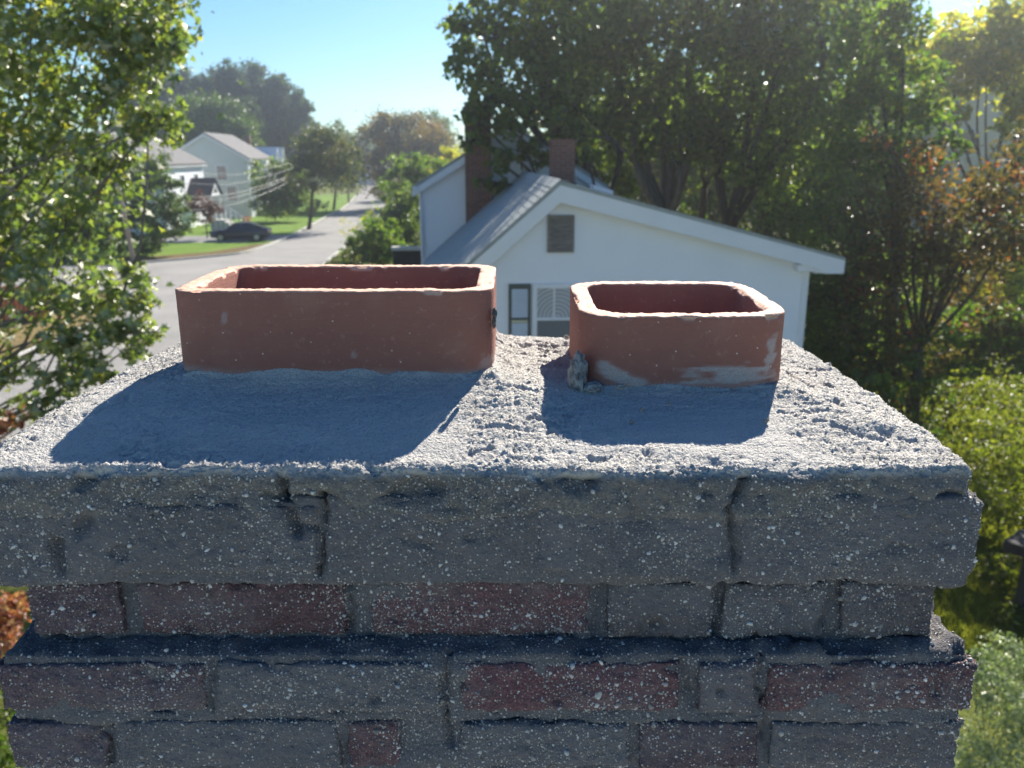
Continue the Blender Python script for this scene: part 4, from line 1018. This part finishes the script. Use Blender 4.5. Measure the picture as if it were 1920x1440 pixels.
SLB = ['largest yellow green bush below the russet tree', 'yellow green bush at the right frame edge under the russet foliage', 'yellow green bush left of the largest one', 'bright bush in the middle of the sunlit slope', 'small bright bush left of the middle bush', 'small bush in half shade nearest the dark shrubs', 'bright bush at the right edge halfway down', 'low bush left of the one at the right edge', 'low bush just above the dark railing', 'low bush at the right edge above the railing', 'tiny bush against the chimney crown edge', 'tiny bush near the chimney shoulder', 'bush just outside the right edge']
for i, (px, py, Y, r) in enumerate(SUNNY):
    c = W(px, py, Y); hz_ = max(.25, min(c[2], .9)); b = np.array((c[0], Y, 0))
    lob = [(b + (0, 0, hz_), r * .8), (b + (r * .6, .1, hz_ * .8), r * .65), (b + (-r * .6, 0, hz_ * .75), r * .65), (b + (.1, -r * .5, hz_ * .6), r * .6), (b + (0, r * .4, hz_ * .9), r * .6)]
    plant('sunlit_bush', SLB[i], 'bush', b, lob, 'lf_cover', .085, 900, 'oval', 300 + i, .02, group='sunlit bushes in the back garden', up=.8, clump=.4, nclump=14)
MIDS = [(1730, 640, 22, .75, 'lf_red'), (1790, 625, 23, .9, 'lf_lit'), (1850, 615, 23.5, .95, 'lf_red'), (1910, 610, 23, .95, 'lf_lit'), (1970, 600, 23.5, 1.1, 'lf_red'), (1690, 620, 23, .8, 'lf_lit'), (1820, 560, 25, .9, 'lf_red'), (1900, 545, 25, .9, 'lf_yellow')]
MLB = ['russet shrub above the smallest sunlit bush', 'green shrub behind the largest sunlit bush', 'russet shrub behind the largest sunlit bush', 'green shrub at the right edge behind the sunlit bushes', 'russet shrub just outside the right edge', 'green shrub in half shade beneath the russet boughs', 'taller russet shrub in the middle of the right thicket', 'yellowing shrub at the right edge of the thicket']
for i, (px, py, Y, r, lf) in enumerate(MIDS):
    c = W(px, py, Y); b = np.array((c[0], Y, 0))
    lob = [(c, r * .8), (c + (r * .7, .1, -.35), r * .7), (c + (-r * .7, 0, -.3), r * .7), (c + (0, -.2, -.9), r * .8), (c + (.2, .1, .5), r * .5)]
    plant('thicket_shrub', MLB[i], 'shrub', b, lob, lf, .12, 760, 'oval', 350 + i, .04, group='mixed shrubs behind the sunlit bushes', clump=.4)
DRK = [(1640, 560, 33, 2.0), (1720, 555, 35, 2.1), (1800, 560, 36, 2.0), (1880, 550, 36, 2.1), (1580, 600, 26, 1.3), (1760, 490, 37, 2.2), (1900, 470, 37, 2.4)]
DLB = ['dark thicket behind the first russet boughs', 'dark thicket in the middle below the russet tree', 'dark thicket above the sunlit bushes', 'dark thicket at the right edge above the sunlit bushes', 'dark thicket beside the white house corner', 'dark thicket seen between the russet boughs', 'dark thicket high at the right edge']
for i, (px, py, Y, r) in enumerate(DRK):
    c = W(px, py, Y); b = np.array((c[0], Y, 0))
    lob = [(c, r), (c + (r * .8, .2, -.5), r * .8), (c + (-r * .8, 0, -.4), r * .8), (np.array((c[0], Y, c[2] * .45)), r)]
    plant('thicket', DLB[i], 'shrub', b, lob, 'lf_dark', .2, 420, 'oval', 330 + i, .08, group='dark thicket beyond the back garden', clump=.4)
BK = [(1080, 52, 4.2, 'lf_mixed'), (1215, 58, 4.6, 'lf_lit'), (1340, 50, 4.0, 'lf_lit'), (1470, 55, 4.8, 'lf_mixed'), (1600, 48, 4.4, 'lf_lit'), (1740, 60, 5.5, 'lf_mixed')]
BL = ['olive tree far behind the red brick roof chimney', 'light green tree far behind the skylight', 'green tree far behind the leaning stems', 'olive tree far behind the right eave', 'fresh green tree far behind the maple', 'tall olive tree behind the cream house']
for i, (px, Y, r, lf) in enumerate(BK):
    b = np.array(ground_px(px, Y))
    lob = [(b + (0, 0, 7.5), r), (b + (-2.5, 0, 5.0), r * .75), (b + (2.6, .5, 5.2), r * .75), (b + (.4, 0, 10.5), r * .7), (b + (-.5, -.5, 2.6), r * .6)]
    plant('backdrop_tree', BL[i], 'tree', b, lob, lf, .36, 150, 'quad', 100 + i, .25, group='trees beyond the white house', nclump=8)
# trees along the street
ST = [
 ('street_tree', 'street tree with dark trunk and olive brown crown by the utility pole', ground_px(577, 79), [(600, 290, 79, 2.6), (570, 335, 79, 1.6), (640, 320, 80, 2.0), (615, 255, 79, 1.7), (585, 262, 80, 1.3), (560, 300, 79, 1.2), (655, 290, 80, 1.2)], 'lf_mixed', .24, 190),
 ('street_tree', 'smaller olive street tree on the sunlit verge beyond it', ground_px(626, 108), [(640, 290, 108, 3.0), (655, 320, 108, 2.4), (630, 330, 108, 2.2)], 'lf_mixed', .3, 120),
 ('autumn_tree', 'brown and orange crowned tree right of the street', ground_px(760, 112), [(725, 250, 112, 3.4), (775, 262, 112, 3.8), (745, 300, 112, 3.6), (815, 275, 112, 2.8), (700, 300, 112, 2.2), (735, 232, 112, 1.6), (795, 310, 112, 3.2), (720, 340, 112, 2.4)], 'lf_brown', .32, 120),
 ('green_tree', 'rounded dark green tree behind the brown crowned tree', ground_px(815, 140), [(800, 240, 140, 3.0), (825, 245, 140, 2.6), (840, 258, 140, 1.4), (810, 280, 140, 4), (780, 250, 140, 2.2)], 'lf_shrub', .36, 95),
 ('yellow_bush', 'bright yellow bush at the top of the white house rake', ground_px(840, 70), [(842, 280, 70, .7), (845, 300, 70, 1.0), (835, 340, 70, 2.2)], 'lf_yellow', .2, 240),
 ('roadside_tree', 'yellow green tree beside the tall white wall', ground_px(755, 62), [(755, 330, 62, 1.5), (775, 310, 62, 1.2), (735, 365, 62, 1.2), (770, 370, 61, 1.6), (760, 420, 60, 1.5), (790, 400, 61, 1.4), (800, 320, 63, 1.3)], 'lf_lit', .2, 280),
 ('tall_shrub', 'dark green shrub at the foot of the tall white wall', ground_px(765, 52), [(765, 440, 52, 1.5), (750, 465, 51, 1.2), (775, 470, 50, 1.0), (760, 400, 53, 1.3), (735, 410, 53, 1.2), (775, 370, 54, 1.2)], 'lf_dark', .18, 330),
 ('tall_shrub', 'bright green shrub spilling towards the road right of centre', ground_px(705, 47), [(705, 440, 47, 1.15), (675, 462, 46.5, 1.0), (730, 462, 47, 1.2), (700, 485, 46, 1.0), (650, 482, 46, .7), (725, 425, 48, .9), (745, 480, 47, .9)], 'lf_lit', .17, 330),
 ('sparse_shrub', 'thin twiggy shrub overlapping the road edge', ground_px(665, 50), [(670, 425, 50, .9), (690, 405, 51, .7), (650, 440, 50, .55)], 'lf_yellow', .12, 110),
 ('sparse_shrub', 'low yellowish shrub just above the large flue rim', ground_px(640, 43), [(645, 480, 43, .5), (620, 490, 42.5, .35), (670, 490, 43, .5)], 'lf_mixed', .14, 330),
 ('yard_tree', 'dark green tree in front of the nearest white street house', ground_px(292, 60), [(290, 320, 60, 1.6), (260, 350, 60, 1.5), (325, 360, 59, 1.2), (335, 405, 58, 1.1), (285, 400, 58, 1.7), (250, 420, 58, 1.5), (310, 440, 57, 1.1), (345, 430, 58, .7), (265, 460, 57, 1.0), (230, 340, 61, 1.5)], 'lf_shrub', .2, 330),
 ('yard_tree', 'shadowy shrub tree left of the utility pole', ground_px(190, 58), [(190, 400, 58, 2.0), (160, 340, 59, 2.2), (140, 430, 58, 1.8), (215, 450, 57, 1.2)], 'lf_dark', .22, 260),
 ('evergreen_shrub', 'dark rounded evergreen beside the pale green house', ground_px(515, 90), [(500, 325, 90, 1.8), (520, 350, 89, 2.2), (545, 330, 90, 1.8), (500, 375, 88, 1.7), (535, 385, 88, 1.6), (555, 365, 89, 1.6)], 'lf_dark', .26, 190),
 ('evergreen_shrub', 'dark hedge shrub at the lawn edge under the street tree', ground_px(530, 100), [(490, 395, 98, 1.3), (530, 398, 99, 1.4), (560, 398, 100, 1.3), (590, 392, 104, 1.3)], 'lf_dark', .26, 190),
 ('red_shrub', 'maroon leaved shrub below the porch gable', ground_px(385, 70), [(380, 378, 70, 1.0), (398, 392, 69.5, .8), (368, 385, 70, .8), (385, 405, 69.5, .8)], 'lf_maroon', .15, 330),
 ('light_tree', 'lighter green tree rising behind the pale green house', ground_px(425, 122), [(390, 225, 122, 3.6), (440, 245, 121, 3.0), (420, 215, 123, 2.6), (360, 250, 122, 3.4), (455, 270, 120, 2.4), (350, 215, 123, 2.8)], 'lf_shrub', .34, 120),
]
for i, (nm, lb, base, lob, lf, sz, dn) in enumerate(ST):
    cat = 'tree' if 'tree' in nm else 'shrub'
    plant(nm, lb, cat, base, lobes_px(lob), lf, sz, dn * (2.6 if 'sparse' not in nm else 1.3), 'quad', 130 + i, .17 if cat == 'tree' else .05, up=.35, nclump=7, clump=.34, twigs=2)
# pines on the skyline
PN = [(270, 148, 132, 5.0), (318, 150, 124, 4.8), (365, 155, 140, 4.6), (410, 152, 150, 4.4), (452, 150, 132, 5.0), (495, 154, 128, 4.8), (535, 150, 150, 4.4), (572, 146, 182, 3.8), (480, 140, 200, 4.0)]
PL = ['first', 'second', 'third', 'fourth', 'fifth', 'sixth', 'seventh', 'rightmost', 'shorter front']
for i, (px, Y, top, r) in enumerate(PN):
    b = np.array(ground_px(px, Y)); zt = W(px, top, Y)[2] + 1.2; rg = random.Random(i)
    lob = []
    for k in range(7):
        f = k / 6; z = zt * (.35 + .60 * f); rr = r * (.92 - .46 * f) * rg.uniform(.85, 1.15)
        lob.append((b + np.array((rg.uniform(-1, 1) * r * .42 * (1.2 - f), rg.uniform(-1, 1) * r * .3, z - rr * .3)), rr))
    for k in range(4): lob.append((b + np.array((rg.uniform(-1, 1) * r * .7, rg.uniform(-.5, .5) * r, zt * rg.uniform(.72, .93))), r * .26))
    lab = ('shorter dark pine in front of the skyline pines' if i == 8 else 'rightmost tall pine of the skyline group, beside open sky' if i == 7 else PL[i] + ' tall dark pine from the left in the skyline group')
    plant('pine_tree', lab, 'tree', b, lob, 'lf_pine', .62, 210, 'needle', 170 + i, .3, group='pines on the skyline', nclump=6, clump=.42, twigs=2, up=.6)
FT = [(620, 240, 232), (655, 235, 240), (690, 240, 236), (860, 200, 262), (560, 235, 236)]
FL = ['far tree at the left end of the hazy tree line', 'middle tree of the hazy far tree line', 'far tree beyond the end of the street', 'far tree showing beside the tall brick chimney', 'far reddish tree behind the street tree']
for i, (px, Y, top) in enumerate(FT):
    b = np.array(ground_px(px, Y)); zt = W(px, top, Y)[2]
    lob = [(b + (0, 0, zt - 4), 4.2), (b + (-4.5, 0, zt - 6), 4), (b + (4.5, 0, zt - 6), 4), (b + (0, 0, zt - 9), 5)]
    plant('far_tree', FL[i], 'tree', b, lob, 'lf_brown' if i == 4 else 'lf_shrub', .6, 60, 'quad', 190 + i, .3, nclump=4, twigs=1)
# bushes close below the chimney
p = W(1870, 1300, 7.6)
plant('pale_shrub', 'pale small leaved shrub at the bottom right corner', 'shrub', (p[0], 7.6, 0), lobes_px([(1880, 1300, 7.6, .55), (1840, 1400, 7.3, .50), (1910, 1420, 7.2, .5), (1865, 1210, 7.8, .25), (1920, 1250, 7.7, .35), (1800, 1460, 7.2, .35), (1960, 1330, 7.5, .6), (1830, 1290, 7.6, .25)]), 'lf_pale', .042, 5200, 'oval', 210, .03, clump=.3, up=.6, nclump=40)
p = W(10, 1180, 8.2)
plant('crimson_shrub', 'crimson leaved shrub peeping out at the lower left corner', 'shrub', (p[0] - .4, 8.2, 0), lobes_px([(0, 1170, 8.2, .30), (-60, 1200, 8.2, .5), (30, 1140, 8.3, .22), (-40, 1120, 8.4, .4)]), 'lf_crimson', .075, 2600, 'lobed', 211, .03, clump=.4, up=.6, nclump=30)
p = W(0, 1400, 7.2)
plant('green_shrub', 'bright green shrub below the crimson one at the left edge', 'shrub', (p[0] - .3, 7.2, 0), lobes_px([(-20, 1400, 7.2, .30), (-60, 1350, 7.3, .4), (-40, 1460, 7.1, .35)]), 'lf_shrub', .07, 2600, 'oval', 212, .03, clump=.4, up=.6, nclump=30)
plant('pink_twig', 'spray of pink and red leaves low on the left edge above the road', 'plant', (W(15, 785, 8)[0] - .6, 8, 0), lobes_px([(22, 782, 8.0, .14), (-10, 795, 8.0, .2)]), 'lf_crimson', .075, 2400, 'lobed', 213, .02, clump=.5, nclump=20)

# grass of the back lawn at the right
def grass(n):
    rg = np.random.default_rng(3)
    Y = 10 + 22 * rg.random(n) ** 1.4; X = Y * rg.uniform(.36, .72, n)
    tuft = fbm(np.stack([X, Y, X * 0], 1), 1.6, 3, 5)
    hgt = .07 + .10 * rg.random(n) + .10 * np.clip(tuft, 0, 1)
    an = rg.uniform(0, 2 * math.pi, n); w = .012 + Y * .0007
    dx, dy = np.cos(an) * w, np.sin(an) * w
    lx, ly = rg.normal(size=n) * .05, rg.normal(size=n) * .05
    V = np.stack([np.stack([X - dx, Y - dy, X * 0], 1), np.stack([X + dx, Y + dy, X * 0], 1), np.stack([X + lx, Y + ly, hgt], 1)], 1).reshape(-1, 3)
    me = mesh_np('grass', V, np.arange(3 * n).reshape(-1, 3), False)
    o = link('grass', me, M['blade'], None, (0, 0, .012), 'stuff')
    o['label'] = 'sunlit yellow green lawn grass at the right'; o['category'] = 'grass'
grass(150000)
def cover(n):
    rg = np.random.default_rng(8)
    Y = 10.5 + 12 * rg.random(n); X = Y * rg.uniform(.40, .74, n)
    h = fbm(np.stack([X, Y, X * 0], 1), .75, 4, 15); keep = h > -.12; X, Y, h = X[keep], Y[keep], h[keep]
    Z = .03 + np.clip(h + .12, 0, 1) * .75 * rg.random(len(X)) ** .5
    o = link('ground_cover', leaf_mesh('ground_cover', np.stack([X, Y, Z], 1), .085, 'oval', rg, .9), M['lf_cover'], None, None, 'stuff')
    o['label'] = 'bumpy yellow green ground cover over the lawn at the right'; o['category'] = 'ground cover'
cover(60000)

# ------------------------------------------------------------------ fences, poles, wires, cars
fx, fy, _ = W(10, 600, 34)
fe = thing('orange_fence', 'orange stained board fence behind the near tree at the left', 'fence', (fx - 4.0, 33.5, 0), R(6))
for i in range(36):
    MB().box(i * .165, i * .165 + .15, 0, .03, .05, 1.45 + .015 * ((i * 7) % 3)).build('board', M['orange'], fe)
for z in (.35, 1.15): MB().box(0, 5.95, .031, .08, z, z + .09).build('rail', M['orange'], fe)

q = W(1905, 1180, 11)
de = thing('deck_railing', 'dark stained deck railing with thin bars at the right edge', 'railing', (q[0], q[1], 0), R(-52))
for x in (0, 1.5, 3.0): MB().box(x - .06, x + .06, -.06, .06, 0, 2.35).build('post', M['darkwood'], de)
for z in (1.15, 2.2): MB().box(-.05, 3.05, -.045, .045, z, z + .09).build('rail', M['darkwood'], de)
for i in range(1, 9): MB().box(.02, 2.98, -.015, .015, 1.24 + i * .105, 1.265 + i * .105).build('slat', M['darkwood'], de)
MB().box(-.4, 3.4, .1, 3.2, .9, 1.06).build('deck_floor', M['darkwood'], de)
MB().box(-.4, 3.4, 1.6, 3.2, 1.061, 2.6).build('lattice_screen', M['darkwood'], de)

def pole(label, px, Y, top, lean=0, arm=True):
    b = ground_px(px, Y); t = thing('utility_pole', label, 'utility pole', b, R(5), 'poles along the street')
    MB().tube([(0, 0, -.2), (lean * .5, 0, top * .5), (lean, 0, top)], [.17, .14, .11], 10).build('shaft', M['pole'], t, smooth=True)
    if arm:
        MB().box(lean - 1.2, lean + 1.2, -.06, .06, top - .9, top - .78).build('crossarm', M['pole'], t)
        for x in (-1.1, -.5, .5, 1.1): MB().tube([(lean + x, 0, top - .78), (lean + x, 0, top - .6)], [.05, .035], 8).build('insulator', M['metal'], t)
    return b
pole('leaning weathered utility pole at the side street corner, nearest one', 241, 53.4, 9.4, -.9)
pole('utility pole beside the dark trunked street tree', 585, 94.5, 9.8)
pole('utility pole on the sunlit verge, third along the street', 655, 124, 10.0)
pole('farthest utility pole at the end of the street', 688, 168, 12.2)
WR = [
 ('lowest cable sagging between the first two poles', [(215, 392, 53.4), (320, 396, 62), (430, 385, 73), (520, 352, 84), (584, 316, 94.5)], .016),
 ('second cable up between the first two poles', [(215, 366, 53.4), (320, 378, 62), (430, 372, 73), (520, 343, 84), (584, 311, 94.5)], .016),
 ('third cable up between the first two poles', [(215, 352, 53.4), (320, 367, 62), (430, 364, 73), (520, 338, 84), (584, 307, 94.5)], .016),
 ('fourth cable up between the first two poles', [(215, 302, 53.4), (320, 338, 62), (430, 345, 73), (520, 325, 84), (584, 301, 94.5)], .016),
 ('topmost cable between the first two poles', [(215, 262, 53.4), (320, 312, 62), (430, 328, 73), (520, 312, 84), (584, 290, 94.5)], .016),
 ('thick pale service cable rising to the second pole top', [(505, 306, 118), (530, 296, 112), (555, 278, 104), (586, 245, 94.5)], .03),
 ('cable running on between the last two poles', [(586, 248, 94.5), (620, 268, 108), (655, 262, 124), (672, 258, 145), (688, 243, 168)], .025),
]
for lb, P, r in WR:
    c = catmull([W(*a) for a in P], 7); b = c[0].copy()
    V, F = tube_np(c - b, r, 5)
    tag(link('power_line', mesh_np('power_line', V, F, True), M['cable'], None, tuple(b)), lb, 'cable', 'cables along the street')

def loft(st, n):   # st: list of rings (each n x 3)
    V = np.concatenate(st); F = []
    for i in range(len(st) - 1):
        for j in range(n): k = (j + 1) % n; F.append((i * n + j, i * n + k, (i + 1) * n + k, (i + 1) * n + j))
    F.append(tuple(range(n))[::-1]); F.append(tuple((len(st) - 1) * n + j for j in range(n)))
    return V, F
def car(label, x, y, rz, paint):
    t = thing('parked_car', label, 'car', (x, y, .05), rz)
    def ring(xx, w, zl, zs, ztop, wt):
        half = [(w * .90, zl), (w, zl + .18), (w, zs), (wt, ztop)]
        pts = [(xx, a, b) for a, b in half] + [(xx, -a, b) for a, b in half[::-1]]
        return np.array(pts)
    body = [(-2.32, .62, .40, .58, .66, .55), (-2.25, .78, .28, .60, .74, .70), (-1.6, .90, .20, .66, .84, .80), (-.9, .91, .18, .72, .92, .82), (.2, .91, .18, .74, .95, .82), (1.3, .91, .18, .76, .97, .82), (1.9, .89, .22, .78, .98, .78), (2.25, .80, .30, .76, .95, .72), (2.33, .66, .42, .70, .88, .60)]
    V, F = loft([ring(*b) for b in body], 8); MB().add(V, F).build('body', M[paint], t, smooth=True)
    cab = [(-1.05, .80, .90, .905), (-.35, .80, .92, 1.38), (.0, .80, .93, 1.44), (.7, .80, .95, 1.43), (1.15, .79, .96, 1.30), (1.85, .74, .97, .985)]
    V, F = loft([np.array([(a, w, z0), (a, w * .78, z1), (a, -w * .78, z1), (a, -w, z0)]) for a, w, z0, z1 in cab], 4)
    MB().add(V, F).build('cabin', M[paint], t)
    for s_ in (-1, 1):
        for (a0, a1, zz0, zz1, k0, k1) in ((-.80, .30, .98, 1.36, .30, 0), (.36, 1.45, .99, 1.34, 0, .42)):
            P = [(a0, zz0), (a1, zz0), (a1 - k1, zz1), (a0 + k0, zz1)]
            def yy(z): return s_ * (.80 - (z - .92) * .36 + .012)
            V = [(a, yy(z_), z_) for a, z_ in P]
            MB().add(V, [(0, 1, 2, 3)] if s_ < 0 else [(3, 2, 1, 0)]).build('side_window', M['carglass'], t)
    MB().add([(-1.03, .68, .945), (-1.03, -.68, .945), (-.40, -.58, 1.375), (-.40, .58, 1.375)], [(0, 1, 2, 3)]).build('windscreen', M['carglass'], t)
    MB().add([(1.80, -.64, 1.02), (1.80, .64, 1.02), (1.20, .58, 1.31), (1.20, -.58, 1.31)], [(0, 1, 2, 3)]).build('rear_window', M['carglass'], t)
    for xx in (-1.42, 1.38):
        for s_ in (-1, 1):
            wl = MB().tube([(0, s_ * -.11, 0), (0, s_ * .11, 0)], .33, 20).build('wheel', M['tyre'], t, loc=(xx, s_ * .83, .33 - .05))
            MB().tube([(0, s_ * .111, 0), (0, s_ * .125, 0)], [.22, .19], 12).build('rim', M['rim'], wl)
    for s_ in (-1, 1):
        MB().box(2.20, 2.335, s_ * .62 - .14, s_ * .62 + .14, .70, .84).build('tail_light', M['taillight'], t)
        MB().box(-2.33, -2.20, s_ * .58 - .14, s_ * .58 + .14, .56, .68).build('headlight', M['headlight'], t)
    return t
c0 = W(455, 448, 68.5)
car('dark navy sedan parked on the driveway with its tail towards the street', c0[0], 68.2, R(6), 'carnavy')
# white stair railing beside the first street house, flower pot
s0 = W(420, 405, 76)
sr = thing('stair_railing', 'white sloping stair railing beside the maroon shrub', 'railing', (s0[0], 76, 0), R(0))
MB().box(-1.2, .05, -.1, 1.4, 0, 1.1).build('landing', M['path'], sr)
for k in range(4): MB().box(.051 + k * .35, .40 + k * .35, -.1, 1.4, 0, .85 - k * .24).build('step', M['path'], sr)
for yy in (-.12, 1.42):
    MB().tube([(-1.2, yy, 2.1), (0, yy, 2.1), (1.5, yy, 1.1)], .045, 6).build('handrail', M['trim'], sr)
    for k in range(7):
        x = -1.2 + k * .45; zt = 2.1 if x < 0 else 2.1 - x * .667
        MB().box(x - .025, x + .025, yy - .025, yy + .025, 0, zt).build('baluster', M['trim'], sr)
f0 = W(463, 418, 82)
po = thing('flower_pot', 'small orange red flower pot on the lawn beyond the dark sedan', 'flower pot', (f0[0], 82, 0))
MB().tube([(0, 0, .03), (0, 0, .5), (0, 0, .55)], [.22, .34, .36], 12).build('pot', M['redflower'], po)
rg_ = np.random.default_rng(4)
link('flowers', leaf_mesh('flowers', rg_.normal(size=(120, 3)) * np.array((.25, .25, .14)) + np.array((0, 0, .72)), .16, 'quad', rg_), M['lf_crimson'], po)

# ------------------------------------------------------------------ added to imitate lens glare and fade the distance: thin haze round everything
hz = NT('glare_haze'); pv = hz.n('VolumePrincipled')
pv.inputs['Color'].default_value = (.88, .93, 1.0, 1); pv.inputs['Density'].default_value = .0013; pv.inputs['Anisotropy'].default_value = .83
hz.l(pv.outputs[0], hz.out.inputs['Volume'])
MB().box(-270, 270, -50, 430, -1, 34).build('glare_haze', hz.m, None, kind='stuff')

ow = thing('unseen_bounce_house', 'unseen house below the viewer, added to carry the near chimney and bounce light off its pale grey roof', 'house', (0, 0, 0))  # added out of view; its roof bounces sunlight onto the shaded chimney faces
MB().box(-6, 4.5, -8.4, .60, 0, 4.3).build('wall', M['white'], ow)
MB().prism_x([(.66, 4.32), (-3.9, 5.55), (-3.9, 5.43), (.66, 4.20)][::-1], -6.3, 4.8).build('roof', M['shingle'], ow)
MB().prism_x([(-3.902, 5.55), (-8.7, 4.25), (-8.7, 4.13), (-3.902, 5.43)][::-1], -6.3, 4.8).build('roof', M['shingle'], ow)
